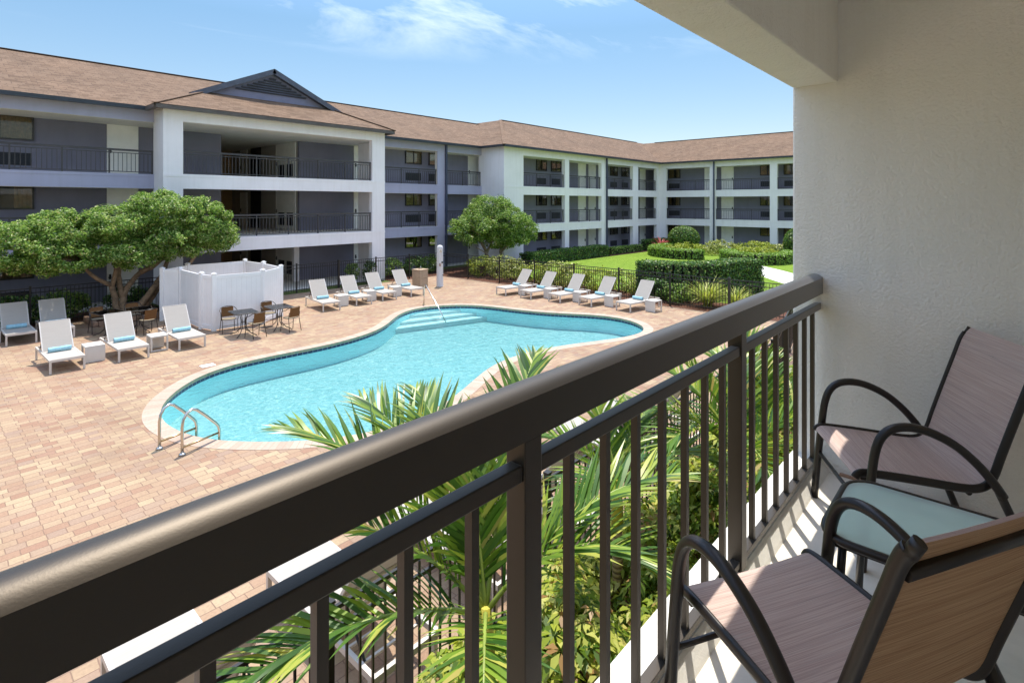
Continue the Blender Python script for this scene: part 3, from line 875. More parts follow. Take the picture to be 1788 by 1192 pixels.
def railing(T, u0, u1, z, parent, name='railing', post=1.45, h=.97):
    """walkway railing along u at depth 0: cap rail, second rail, bottom rail, posts and balusters"""
    f = MB()
    tbox(f, T, u0, -.035, z + h - .075, u1, .035, z + h)
    tbox(f, T, u0, -.015, z + h - .17, u1, .015, z + h - .14); tbox(f, T, u0, -.015, z + .06, u1, .015, z + .09)
    k = max(1, round((u1 - u0) / post))
    for i in range(k + 1):
        u = u0 + .03 + (u1 - u0 - .06) * i / k; tbox(f, T, u - .024, -.024, z, u + .024, .024, z + h - .075)
        if i < k:
            q = (u1 - u0 - .06) / k; nb = max(2, round(q / .15))
            for j in range(1, nb):
                w = u + q * j / nb; tbox(f, T, w - .009, -.009, z + .09, w + .009, .009, z + h - .17)
    return f.build(name, 'far_rail', parent)
for z in FL[1:]:
    zz = z + .004
    railing(on_y(YA + .13), -14, -9.6, zz, hb); railing(on_y(YA + .13), -9.0, -2.6, zz, hb); railing(on_y(YA + .13), -2.0, 6.70, zz, hb)
    railing(on_y(YB + .15), 7.42, 16.28, zz, hb)
    railing(on_y(YM + .13), 17.08, 22.49, zz, hb); railing(on_y(YM + .13), 23.11, 26.43, zz, hb)
    for x0, x1 in ((28.43, 33.21), (33.76, 38.24), (39.05, 43.39), (44.34, 47.89)): railing(on_y(YB + .15), x0, x1, zz, hb)
    for (a1, a0), (b1, b0) in zip(cols[:-1], cols[1:]): railing(on_x(XR + .15), b1 + .01, a0 - .01, zz, hb)
# gutters along every eave and downspouts
def gutter(segs, mat='gutter', z=7.83):
    for a, c in segs:
        f = MB(); f.bar((*a, z + .075), (*c, z + .075), .13, .15); f.build('gutter', mat, hb)
EA, EM, EB = 25.45, 26.35, 24.25
gutter([((-14, EA), (6.36, EA)), ((17.42, EM), (26.04, EM))])
gutter([((6.36, EB), (17.42, EB)), ((6.36, EB + .065), (6.36, EA)), ((17.42, EB + .065), (17.42, EM))], 'brown_gutter', 7.80)
gutter([((26.09, EB), (48.09, EB)), ((26.09, EB + .065), (26.09, EM)), ((48.15, EB + .065), (48.15, -30))], 'gutter', 7.84)
for (x, y) in ((23.16, 26.61), (38.93, 24.5), (48.41, 19.3)):
    f = MB(); f.box(x - .06, y - .05, .05, x + .06, y + .05, 7.84)
    for z in (.9, 3.6, 6.2): f.box(x - .075, y - .055, z, x + .075, y + .07, z + .05)
    f.build('downspout', 'downspout', hb)
# roof planes
rf = MB()
S1, S2, S3, Z0 = .445, .475, .443, 7.97
def rp(pts): rf.face(pts, 0)
rA = EA + 6; zA = Z0 + S1 * 6
rp([(-14, EA - .06, Z0), (14, EA - .06, Z0), (14, rA, zA), (-14, rA, zA)]); rp([(14, rA, zA), (14, rA + 7, zA - 3.1), (-14, rA + 7, zA - 3.1), (-14, rA, zA)][::-1])
rM = EM + 6
rp([(11.9, EM - .06, Z0), (36, EM - .06, Z0), (36, rM, zA), (11.9, rM, zA)]); rp([(36, rM, zA), (36, rM + 7, zA - 3.1), (11.9, rM + 7, zA - 3.1), (11.9, rM, zA)][::-1])
x0, x1 = 6.30, 17.48; xm = (x0 + x1) / 2; yG = 26.5; y0 = EB - .06
zf = Z0 + .48 * (yG - y0); dxh = (zf - Z0) / S3; zpk = Z0 + S3 * (xm - x0)
rp([(x0, y0, Z0), (x1, y0, Z0), (x1 - dxh, yG, zf), (x0 + dxh, yG, zf)])
rp([(x0, y0, Z0), (x0 + dxh, yG, zf), (xm, yG, zpk), (xm, 33, zpk), (x0, 33, Z0)])
rp([(x1, y0, Z0), (x1, 33, Z0), (xm, 33, zpk), (xm, yG, zpk), (x1 - dxh, yG, zf)])
xb = 26.03; y0 = EB - .06; rB = y0 + 6; zB = Z0 + S2 * 6
rp([(xb, y0, Z0), (62, y0, Z0), (62, rB, zB), (xb + 6, rB, zB)]); rp([(xb, y0, Z0), (xb + 6, rB, zB), (xb + 6, 40, zB), (xb, 40, Z0)])
rp([(xb + 6, rB, zB), (62, rB, zB), (62, rB + 6, Z0), (xb + 6, rB + 6, Z0)])
xr = 48.09; zR = Z0 + S1 * 6
rp([(xr, -30, Z0), (xr + 6, -30, zR), (xr + 6, 30.2, zR), (xr, 30.2, Z0)]); rp([(xr + 6, -30, zR), (xr + 12, -30, Z0), (xr + 12, 30.2, Z0), (xr + 6, 30.2, zR)])
rp([(-14, EA, Z0 - .03), (-14, 40, Z0 - .03), (36, 40, Z0 - .03), (36, EM, Z0 - .03), (17.4, EM, Z0 - .03), (17.4, EB, Z0 - .03), (6.4, EB, Z0 - .03), (6.4, EA, Z0 - .03)])
rp([(26.1, EB, Z0 - .034), (26.1, 34, Z0 - .034), (60, 34, Z0 - .034), (60, -30, Z0 - .034), (48.15, -30, Z0 - .034), (48.15, EB, Z0 - .034)])
roof = rf.build('roof', 'shingle', hb, uvs=True)
rc = MB()                                  # ridge and hip cap shingles
for a, c in (((-14, rA, zA), (11.5, rA, zA)), ((12, rM, zA), (32, rM, zA)), ((xb + 6, rB, zB), (54, rB, zB)), ((xr + 6, 28, zR), (xr + 6, -30, zR)),
             ((xb, y0, Z0), (xb + 6, rB, zB)), ((xm, yG, zpk), (xm, 30.8, zpk)), ((6.30, y0, Z0), (6.30 + dxh, yG, zf)), ((17.48, y0, Z0), (17.48 - dxh, yG, zf))):
    rc.bar((a[0], a[1] + (.2 if a[0] == c[0] and a[0] < 20 else 0), a[2] + .012), (c[0], c[1], c[2] + .012), .22, .035)
rc.build('ridge_cap', 'shingle', hb, uvs=True)
# louvred gable over the centre block
gb = MB(); yg = yG - .02
zb = zf - .05
gx0, gx1 = x0 + .0, x1
def gxz(z, inset=0): w = (zpk - z) / S3; return xm - w + inset, xm + w - inset
a, c = gxz(zb)
gb.face([(a, yG + .05, zb), (c, yG + .05, zb), (xm, yG + .05, zpk)], 0)
gb.build('gable', 'gable_face', hb)
lv = MB(); z = zb + .38
while z < zpk - .22:
    a, c = gxz(z, .62)
    if c - a > .15:
        lv.obox(((a + c) / 2, yG + .0, z + .05), (c - a, .09, .035), Matrix.Rotation(R(-38), 3, 'X'))
    z += .115
lv.build('louver_vent', 'louver', hb)
rk = MB()
for sg in (-1, 1):
    base = Vector((xm + sg * (xm - x0 - dxh + .55), yG - .10, zf - .24)); top = Vector((xm, yG - .10, zpk + .05))
    d = (top - base).normalized()
    rk.bar(base, top + d * .05, .26, .24, 0, up=(0, 0, 1))
rk.build('rake_trim', 'louver', hb)

# ------------------------------------------------------------------ our own balcony
bal = thing('balcony', 'stuccoed hotel balcony with pale end wall, overhead beam and floor around the two chairs', 'balcony', (3.37, 0, 2.635))
BF = 2.635
f = MB(); f.box(3.37, -1.6, 0, 3.62, .891, 8.2); f.build('end_wall', 'near_stucco', bal, bevel=.012)
f = MB(); f.box(-12, .664, 4.755, 3.37, .891, 5.4); f.box(3.62, .664, 4.755, 9, .891, 5.4); f.build('beam', 'near_stucco', bal, bevel=.008)
f = MB(); f.box(-12, -1.6, 5.19, 3.37, .664, 5.4); f.box(3.62, -1.6, 5.19, 9, .664, 5.4); f.build('ceiling', 'near_stucco', bal)
f = MB(); f.box(-12, -1.6, 2.40, 3.37, .891, BF); f.box(3.62, -1.6, 2.4, 9, .891, BF); f.build('floor', 'balcony_floor', bal)
f = MB(); f.box(-12, -1.6, 0, 9, -1.4, 8.2); f.build('room_wall', 'near_stucco', bal)
f = MB()                                   # low kerb under the railing: flat ledge with a sloping inner cove
prof = [(.891, BF - .002), (.891, BF + .060), (.748, BF + .060), (.738, BF + .050), (.712, BF + .012), (.704, BF - .002)]
for (ya, za), (yb, zb_) in zip(prof[:-1], prof[1:]): f.face([(-12, ya, za), (3.37, ya, za), (3.37, yb, zb_), (-12, yb, zb_)][::-1], 0)
f.face([(-12, y, z) for y, z in prof]); f.face([(3.37, y, z) for y, z in prof][::-1])
f.build('kerb', 'kerb', bal)
f = MB(); f.box(3.352, -1.4, BF, 3.37, .655, BF + .012); f.build('skirting_joint', 'timber', bal)

rl = thing('balcony_railing', 'dark bronze balcony railing with a broad rounded cap rail and square balusters', 'railing', (.88, .76, BF))
f = MB()                                   # cap rail: flat sides, smooth crowned top
xa, xe = -11.9, 3.368
nc = 16; crown = []
for i in range(nc + 1):
    u = i / nc * 2 - 1; crown.append((.7765 + .0405 * u, 3.691 + .0195 * (1 - abs(u) ** 2.2)))
b0 = len(f.v)
for y, z in crown: f.v += [(xa, y, z), (xe, y, z)]
for i in range(nc): f.f.append((b0 + 2 * i, b0 + 2 * i + 1, b0 + 2 * i + 3, b0 + 2 * i + 2)); f.mi.append(0); f.sm.append(True)
f.face([(xa, .736, 3.604), (xe, .736, 3.604), (xe, .736, 3.691), (xa, .736, 3.691)]); f.face([(xa, .817, 3.604), (xa, .817, 3.691), (xe, .817, 3.691), (xe, .817, 3.604)])
f.face([(xa, .736, 3.604), (xa, .817, 3.604), (xe, .817, 3.604), (xe, .736, 3.604)])
f.face([(xe, .736, 3.604), (xe, .817, 3.604)] + [(xe, y, z) for y, z in crown[::-1]]); f.face([(xa, .817, 3.604), (xa, .736, 3.604)] + [(xa, y, z) for y, z in crown])
f.build('cap_rail', 'bronze', rl)
posts = [.886 + 1.262 * k for k in (-10, -9, -8, -7, -6, -5, -4, -3, -2, -1, 0, 1)]
f = MB()
ends = [-11.9] + posts + [3.368]
for i in range(len(ends) - 1):
    a = ends[i] + (.028 if i else 0); c = ends[i + 1] - (.028 if i < len(ends) - 2 else 0)
    f.box(a, .745, 3.517, c, .779, 3.553)
f.build('middle_rail', 'bronze', rl, bevel=.003)
f = MB()
for i in range(len(ends) - 1):
    a = ends[i] + (.028 if i else 0); c = ends[i + 1] - (.028 if i < len(ends) - 2 else 0)
    f.box(a, .745, BF + .075, c, .779, BF + .100)
f.build('bottom_rail', 'bronze', rl, bevel=.002)
for x in posts:
    f = MB(); f.box(x - .028, .738, BF + .055, x + .028, .792, 3.604); f.build('post', 'bronze', rl, bevel=.003)
for k in range(-56, 16):
    if k % 8 == 0: continue
    x = .886 + 1.262 / 8 * k
    if x < -8.1 or x > 3.35: continue
    f = MB(); f.box(x - .0098, .752, BF + .100, x + .0098, .772, 3.517); f.build('baluster', 'bronze', rl)

# ------------------------------------------------------------------ balcony chairs and table
def patio_chair(label, loc, rotz):
    t = thing('patio_chair', label, 'chair', loc, rotz, 'sling chairs on the balcony')
    prof = [(.270, .352), (.258, .368), (.225, .374), (.11, .368), (-.01, .358), (-.10, .350), (-.160, .352), (-.198, .372), (-.220, .412),
            (-.244, .49), (-.288, .625), (-.335, .765), (-.355, .825), (-.370, .855), (-.395, .885)]
    def spline(P, per=4):
        P = [np.array(p, float) for p in P]; Q = [P[0] * 2 - P[1]] + P + [P[-1] * 2 - P[-2]]; out = []
        for i in range(1, len(Q) - 2):
            p0, p1, p2, p3 = Q[i - 1:i + 3]
            for k in range(per):
                u = k / per; out.append(.5 * (2 * p1 + (p2 - p0) * u + (2 * p0 - 5 * p1 + 4 * p2 - p3) * u * u + (-p0 + 3 * p1 - 3 * p2 + p3) * u ** 3))
        return out + [P[-1]]
    pp = spline(prof)
    W2 = .229
    def cloth(name, ps):
        f = MB(); nx = 10; arc_ = 0
        rows = []
        for i, p in enumerate(ps):
            if i: arc_ += float(np.linalg.norm(p - ps[i - 1]))
            tn = ps[min(i + 1, len(ps) - 1)] - ps[max(i - 1, 0)]; tn = tn / np.linalg.norm(tn); nr = np.array([tn[1], -tn[0]])
            row = []
            for k in range(nx + 1):
                u = k / nx * 2 - 1; sag = -.004 * (1 - u * u)
                row.append(((u * W2, p[0] - nr[0] * -sag, p[1] - nr[1] * -sag), (u * W2, arc_), nr))
            rows.append(row)
        th = .0035
        for i in range(len(rows) - 1):
            for k in range(nx):
                q = [rows[i][k], rows[i][k + 1], rows[i + 1][k + 1], rows[i + 1][k]]
                a = [(x, y + n_[0] * th * -1, z + n_[1] * th * -1) for (x, y, z), uv, n_ in q]
                c = [(x, y + n_[0] * th, z + n_[1] * th) for (x, y, z), uv, n_ in q]
                uv = [uv for _, uv, _ in q]
                f.face(a, 0, uv, True); f.face(c[::-1], 1, uv[::-1], True)
        for i in range(len(rows) - 1):
            for k in (0, nx):
                (x0, y0_, z0_), u0, n0 = rows[i][k]; (x1_, y1_, z1_), u1, n1 = rows[i + 1][k]
                f.face([(x0, y0_ - n0[0] * th, z0_ - n0[1] * th), (x1_, y1_ - n1[0] * th, z1_ - n1[1] * th), (x1_, y1_ + n1[0] * th, z1_ + n1[1] * th), (x0, y0_ + n0[0] * th, z0_ + n0[1] * th)], 0, [u0, u1, u1, u0])
        return f.build(name, ['sling_back', 'sling_front'], t, world=False)
    cut = 4 * 7
    cloth('seat', pp[:cut + 1]); cloth('backrest', pp[cut:])
    for s in (-1, 1):
        f = MB(); f.tube([(s * (W2 + .006), p[0], p[1] - .004) for p in pp[:-3]], .0175, 10, flat=.55, side=(1, 0, 0)); f.build('side_rail', 'chair_metal', t, world=False)
        arm = spline([(.262, .0), (.246, .20), (.228, .37), (.214, .475), (.190, .540), (.150, .574), (.09, .584), (.02, .570), (-.06, .530), (-.13, .470), (-.185, .405), (-.225, .345)], 4)
        f = MB(); f.tube([(s * (W2 + .050), p[0], p[1]) for p in arm], .0165, 12, flat=1.12, side=(1, 0, 0)); f.build('armrest', 'chair_metal', t, world=False)
        leg = [(-.205, .385), (-.255, .27), (-.31, .13), (-.36, .0)]
        f = MB(); f.tube([(s * (W2 + .040), y, z) for y, z in leg], .0155, 10, flat=1.0, side=(1, 0, 0)); f.build('rear_leg', 'chair_metal', t, world=False)
        f = MB(); f.tube([(s * (W2 + .008), -.376, .852), (s * (W2 + .008), -.394, .884)], [.0145, .0135], 10, flat=.62, side=(1, 0, 0)); f.build('end_cap', 'chair_metal', t, world=False)
    for y, z, r in ((.235, .342, .011), (-.14, .325, .011), (-.362, .805, .013)):
        f = MB(); f.tube([(-W2 + .002, y, z), (W2 - .002, y, z)], r, 8); f.build('cross_bar', 'chair_metal', t, world=False)
    f = MB(); f.tube([(-W2 - .045, .240, .225), (W2 + .045, .240, .225)], .009, 8); f.build('stretcher', 'chair_metal', t, world=False)
    return t
patio_chair('brown sling chair with curved metal arms seen face-on against the stucco end wall', (2.925, .335, BF), R(30.3))
patio_chair('brown sling chair nearest the camera, showing the amber rear of its backrest', (1.56, .339, BF), R(-28.5))
t = thing('patio_table', 'low balcony table with frosted aqua glass top between two sling chairs', 'table', (2.125, .155, BF), 0)
def rrect(w, d, r, n_=6):
    out = []
    for cx__, cy__, a0 in ((w / 2 - r, d / 2 - r, 0), (-w / 2 + r, d / 2 - r, 90), (-w / 2 + r, -d / 2 + r, 180), (w / 2 - r, -d / 2 + r, 270)):
        for k in range(n_ + 1): a = R(a0 + 90 * k / n_); out.append((cx__ + r * math.cos(a), cy__ + r * math.sin(a)))
    return out
f = MB(); f.prism(rrect(.455, .535, .085), .438, .446); f.build('glass_top', 'frosted_glass', t, world=False)
f = MB(); q = rrect(.462, .542, .09); f.tube([(x, y, .437) for x, y in q + q[:2]], .013, 8, cap=False, flat=1.0); f.build('rim', 'chair_metal', t, world=False)
for sx, sy in ((1, 1), (1, -1), (-1, 1), (-1, -1)):
    f = MB(); f.tube([(sx * .175, sy * .215, .43), (sx * .185, sy * .225, .25), (sx * .200, sy * .24, 0)], .0125, 8); f.build('leg', 'chair_metal', t, world=False)
for sx in (-.19, .19):
    f = MB(); f.bar((sx, -.235, .415), (sx, .235, .415), .014, .03); f.build('apron', 'chair_metal', t, world=False)

# ------------------------------------------------------------------ sun loungers, side tables, towels
def make_lounger(label, loc, rotz, group):
    """origin between the foot legs; the bed runs to +y; back raised at the head"""
    t = thing('sun_lounger', label, 'sun lounger', loc, rotz, group)
    w, L, h = .325, 1.93, .335
    f = MB()
    for s in (-1, 1): f.box(s * w - .02, 0, h - .055, s * w + .02, L, h)
    f.box(-w + .02, .0, h - .055, w - .02, .04, h); f.box(-w + .02, L - .04, h - .055, w - .02, L, h); f.box(-w + .02, 1.10, h - .05, w - .02, 1.135, h - .02)
    f.box(-w + .02, 1.45, h - .05, w - .02, 1.475, h - .03); f.box(-w + .02, 1.68, h - .05, w - .02, 1.705, h - .03)
    f.build('frame', 'lounger_frame', t, world=False)
    for s in (-1, 1):
        for y in (.02, L - .06):
            g_ = MB(); g_.box(s * w - .021, y - .021, 0, s * w + .021, y + .021, h - .055); g_.build('leg', 'lounger_frame', t, world=False)
    f = MB(); n_ = 8
    for i in range(n_):
        y0_, y1_ = .015 + 1.10 * i / n_, .015 + 1.10 * (i + 1) / n_
        sg = lambda y: h + .004 - .012 * math.sin(math.pi * min(1, max(0, (y - .015) / 1.10)))
        f.face([(-w + .005, y0_, sg(y0_)), (w - .005, y0_, sg(y0_)), (w - .005, y1_, sg(y1_)), (-w + .005, y1_, sg(y1_))], 0, [(-w, y0_), (w, y0_), (w, y1_), (-w, y1_)], True)
        f.face([(-w + .005, y0_, sg(y0_) - .006), (w - .005, y0_, sg(y0_) - .006), (w - .005, y1_, sg(y1_) - .006), (-w + .005, y1_, sg(y1_) - .006)][::-1], 0, None, True)
    f.build('seat', 'lounger_sling', t, world=False)
    ang = R(55); bl = .82; c, s_ = math.cos(ang), math.sin(ang)
    bk = lambda d, o=0.0: (1.115 + d * c - o * s_, h + .01 + d * s_ + o * c)
    f = MB()
    a0 = bk(0); a1 = bk(bl)
    f.face([(-w + .02, *a0), (w - .02, *a0), (w - .02, *a1), (-w + .02, *a1)], 0, [(-w, 0), (w, 0), (w, bl), (-w, bl)])
    b0 = bk(0, -.008); b1 = bk(bl, -.008)
    f.face([(-w + .02, *b1), (w - .02, *b1), (w - .02, *b0), (-w + .02, *b0)], 0, [(-w, bl), (w, bl), (w, 0), (-w, 0)])
    f.build('backrest', 'lounger_sling', t, world=False)
    f = MB()
    for s in (-1, 1): f.bar((s * (w - .018), *bk(0, -.012)), (s * (w - .018), *bk(bl, -.012)), .024, .028)
    f.bar((-w + .02, *bk(bl, -.012)), (w - .02, *bk(bl, -.012)), .024, .028); f.bar((-w + .02, *bk(bl * .55, -.02)), (w - .02, *bk(bl * .55, -.02)), .02, .02)
    f.build('back_frame', 'lounger_frame', t, world=False)
    for s in (-1, 1):
        f = MB(); f.bar((s * (w - .05), *bk(.42, -.02)), (s * (w - .05), 1.70, h - .03), .015, .02); f.build('back_strut', 'rubber', t, world=False)
    return t
LP = None
def lounger(x, y, deg, label, group):
    global LP
    if LP is None: LP = make_lounger(label, (x, y, .008), R(deg), group); o = LP
    else: o = copy_tree(LP, (x, y, .008), R(deg), label, group)
    return o
TW = None
def towel(x, y, deg, label, dy=.93):
    """rolled pool towel lying on the seat just below the raised back"""
    global TW
    a = R(deg); px, py = x - math.sin(a) * dy, y + math.cos(a) * dy
    if TW is None:
        rng = random.Random(3); f = MB(); nn = 20; ns = 14; r0 = .062
        for i in range(nn):
            for k in range(ns):
                def P(i_, k_):
                    an = 2 * math.pi * k_ / ns; xx = -.23 + .46 * i_ / nn
                    r = r0 * (1 + .035 * math.sin(5 * an + i_ * .5) + .02 * math.sin(i_ * 1.7)); 
                    if i_ in (0, nn): r *= .93
                    return (xx, r * math.cos(an), r0 + .0 + r * math.sin(an))
                f.face([P(i, k), P(i + 1, k), P(i + 1, k + 1), P(i, k + 1)], 0, None, True)
        for s, i_ in ((-1, 0), (1, nn)):
            for ring in range(4):
                ra, rb = r0 * .9 * (1 - ring / 4), r0 * .9 * (1 - (ring + 1) / 4)
                for k in range(ns):
                    an, an2 = 2 * math.pi * k / ns, 2 * math.pi * (k + 1) / ns
                    xs_ = s * (.228 - .010 * (ring % 2))
                    q = [(xs_, ra * math.cos(an), r0 + ra * math.sin(an)), (xs_, ra * math.cos(an2), r0 + ra * math.sin(an2)), (xs_, rb * math.cos(an2), r0 + rb * math.sin(an2)), (xs_, rb * math.cos(an), r0 + rb * math.sin(an))]
                    f.face(q if s > 0 else q[::-1], 0)
        TW = f.build('rolled_towel', 'towel'); o = TW
    else: o = TW.copy(); COL.objects.link(o)
    o.location = (px, py, .008 + .332); o.rotation_euler = (0, 0, a)
    tag(o, label, 'towel', 'rolled blue towels on the loungers')
    return o
ST_ = None
def side_table(x, y, deg, label):
    """white sled table: top, two solid end panels... one closed side, two open legs"""
    global ST_
    if ST_ is None:
        t = thing('side_table', label, 'side table', (x, y, .008), R(deg), 'white side tables between the loungers')
        w, d, h = .21, .24, .42
        f = MB(); f.box(-w, -d, h - .045, w, d, h); f.build('table_top', 'table_white', t, world=False, bevel=.004)
        f = MB(); f.box(-w, -d + .002, 0, w, -d + .04, h - .045); f.build('side_panel', 'table_white', t, world=False)
        for s in (-1, 1):
            f = MB(); f.box(s * (w - .02) - .02, d - .04, 0, s * (w - .02) + .02, d, h - .045); f.build('leg', 'table_white', t, world=False)
        f = MB(); f.box(-w + .04, d - .035, 0, w - .04, d - .005, .03); f.build('foot_bar', 'table_white', t, world=False)
        ST_ = t
    else: copy_tree(ST_, (x, y, .008), R(deg), label)
GL = 'loungers left of the pool'
L_spots = [
    (2.58, 16.90, 1, 'white lounger in the sun at the front left, nearest the pool ladder', GL, 'rolled blue towel on the front left sunlit lounger'),
    (3.94, 16.88, 1, 'white lounger in the sun between the boxy side table and the open-legged side table', GL, 'rolled blue towel on the lounger between the two left side tables'),
    (5.35, 16.97, 0, 'white lounger in the sun just in front of the corner of the white vinyl enclosure', GL, 'rolled blue towel on the lounger by the white enclosure'),
    (2.18, 21.15, 1, 'white lounger in tree shade at the far left by the black fence', GL, 'rolled blue towel on the shaded lounger at the far left'),
    (3.05, 21.10, 0, 'white lounger dappled with tree shade, right of the other shaded lounger', GL, 'deeper blue rolled towel on the dappled shaded lounger'),
    (1.45, 21.85, 2, 'white lounger cut off by the left edge of the photo under the tree', GL, None),
]
GM = 'loungers beyond the pool steps'
L_spots += [
    (10.78, 18.98, -8, 'white lounger beyond the pool, first right of the enclosure and dining tables', GM, 'rolled blue towel on the lounger nearest the dining tables'),
    (12.30, 19.14, -6, 'white lounger beyond the pool, second right of the enclosure', GM, 'rolled blue towel on the second lounger right of the enclosure'),
    (13.63, 19.28, -5, 'white lounger beyond the pool, third right of the enclosure', GM, 'rolled blue towel on the third lounger right of the enclosure'),
    (15.07, 19.24, -3, 'white lounger beyond the pool beside the tan trash bin', GM, 'rolled blue towel on the lounger beside the tan trash bin'),
]
GR = 'loungers along the right pool fence'
L_spots += [
    (17.72, 16.68, -98, 'white lounger by the right fence, farthest of the row near the white shower post', GR, 'rolled blue towel on the farthest lounger of the right fence row'),
    (17.78, 15.28, -97, 'white lounger by the right fence, second from the shower post', GR, 'rolled blue towel on the second fence-side lounger from the shower post'),
    (17.93, 13.84, -96, 'white lounger by the right fence, middle of the row of five', GR, 'rolled blue towel on the middle lounger of the right fence row'),
    (18.08, 12.41, -97, 'white lounger by the right fence, second nearest the balcony', GR, 'rolled blue towel on the fence-side lounger second nearest the balcony'),
    (18.16, 10.72, -97, 'white lounger by the right fence, nearest end beside the last side table', GR, 'rolled blue towel on the nearest lounger of the right fence row'),
]
GN = 'loungers below the balcony railing'
for i, (x, lab) in enumerate(((1.42, 'white lounger under the railing, lowest left in the photo'), (2.80, 'white lounger below the railing, left of the palm, its bare head frame showing'),
                              (4.22, 'white lounger below the railing directly behind the largest palm fronds'), (5.55, 'white lounger below the railing hidden mostly by the cap rail'),
                              (7.55, 'white lounger below the railing, second from the far end of its row'), (8.72, 'white lounger below the railing at the far end of its row'))):
    L_spots.append((x, 5.62, 180, lab, GN, None))
for x, y, dg, lab, grp, tl in L_spots:
    lounger(x, y, dg, lab, grp)
    if tl: towel(x, y, dg, tl)
for x, y, dg, lab in ((3.22, 17.66, 0, 'white side table with its solid side towards the pool, front left'),
                      (4.66, 17.62, 178, 'white side table with open legs, between the second and third left loungers'),
                      (11.62, 19.75, -6, 'white side table between the first and second lounger beyond the pool'),
                      (13.02, 19.90, -5, 'white side table between the second and third lounger beyond the pool'),
                      (14.42, 20.02, -4, 'white side table between the third lounger and the one by the bin'),
                      (18.55, 15.95, -97, 'white side table between the two farthest fence-side loungers'),
                      (18.62, 14.55, -97, 'white side table by the right fence, second from the shower post'),
                      (18.75, 13.10, -97, 'white side table by the right fence, left of the second nearest lounger'),
                      (18.82, 11.60, -97, 'white side table between the two nearest fence-side loungers'),
                      (18.98, 9.88, -97, 'white side table standing alone at the near end of the fence row')):
    side_table(x, y, dg, lab)

# ------------------------------------------------------------------ dining sets
def make_dining_table(label, loc, rotz):
    t = thing('dining_table', label, 'table', loc, rotz, 'glass topped dining tables on the deck')
    f = MB(); f.prism(rrect(.68, .80, .05, 4), .712, .722); f.build('glass_top', 'dark_glass', t, world=False)
    f = MB(); q = rrect(.69, .81, .055, 4); f.tube([(x, y, .712) for x, y in q + q[:2]], .014, 6, cap=False); f.build('rim', 'black_metal', t, world=False)
    for sx in (-1, 1):
        for sy in (-1, 1):
            f = MB(); f.tube([(sx * .27, sy * .33, .70), (sx * .09, sy * .10, .66), (sx * .055, sy * .06, .45), (sx * .06, sy * .07, .22), (sx * .15, sy * .18, .08), (sx * .29, sy * .34, .0)], .013, 6)
            f.build('leg', 'black_metal', t, world=False)
    f = MB(); q = [(.075 * math.cos(R(a)), .085 * math.sin(R(a)), .40) for a in range(0, 390, 30)]; f.tube(q, .008, 6, cap=False); f.build('ring', 'black_metal', t, world=False)
    return t
def make_wicker_chair(label, loc, rotz):
    """faces +y"""
    t = thing('wicker_chair', label, 'chair', loc, rotz, 'brown wicker dining chairs')
    f = MB(); n_ = 10
    q = [(.20 * math.copysign(abs(math.cos(R(a))) ** .7, math.cos(R(a))), .19 * math.copysign(abs(math.sin(R(a))) ** .7, math.sin(R(a)))) for a in range(0, 360, 20)]
    i0 = len(f.v); f.prism(q, .425, .44); f.build('seat', 'wicker_seat', t, world=False, uvs=True)
    f = MB(); f.tube([(x, y, .43) for x, y in q + q[:2]], .012, 6, cap=False); f.build('seat_frame', 'black_metal', t, world=False)
    f = MB(); rows = []
    for j in range(5):
        z = .47 + .30 * j / 4; row = []
        for k in range(9):
            u = k / 8 * 2 - 1; row.append((u * .175, -.175 - .05 * j / 4 - .03 * (1 - u * u), z))
        rows.append(row)
    for j in range(4):
        for k in range(8):
            q4 = [rows[j][k], rows[j][k + 1], rows[j + 1][k + 1], rows[j + 1][k]]; uv = [(p[0], p[2]) for p in q4]
            f.face(q4[::-1], 0, uv[::-1], True); f.face([(x, y - .012, z) for x, y, z in q4], 0, uv, True)
    f.build('backrest', 'wicker', t, world=False)
    arm = [(-.235, .13, .42), (-.245, .13, .60), (-.25, .06, .655), (-.245, -.08, .69), (-.21, -.18, .755), (-.12, -.245, .79), (0, -.265, .795), (.12, -.245, .79), (.21, -.18, .755), (.245, -.08, .69), (.25, .06, .655), (.245, .13, .60), (.235, .13, .42)]
    f = MB(); f.tube(arm, .012, 6); f.build('arm_hoop', 'black_metal', t, world=False)
    for s in (-1, 1):
        f = MB(); f.tube([(s * .215, .15, .43), (s * .225, .20, .0)], .011, 6); f.build('leg', 'black_metal', t, world=False)
        f = MB(); f.tube([(s * .19, -.20, .62), (s * .19, -.16, .43), (s * .215, -.24, .0)], .011, 6); f.build('leg', 'black_metal', t, world=False)
    f = MB(); f.tube([(-.22, .175, .24), (0, .05, .22), (.22, .175, .24)], .008, 6); f.build('stretcher', 'black_metal', t, world=False)
    return t
DT = make_dining_table('glass dining table in the sun in front of the white enclosure, left of the pair', (6.98, 17.58, .008), R(-5))
copy_tree(DT, (8.10, 17.60, .008), R(-4), 'glass dining table in the sun, right of the pair by the enclosure corner')
copy_tree(DT, (4.14, 20.62, .008), R(8), 'glass dining table in tree shade beside the timber edging')
copy_tree(DT, (4.92, 20.55, .008), R(-12), 'glass dining table in tree shade, closer to the white enclosure')
WC = make_wicker_chair('wicker chair in the sun against the enclosure, behind the left table', (6.80, 18.26, .008), R(172))
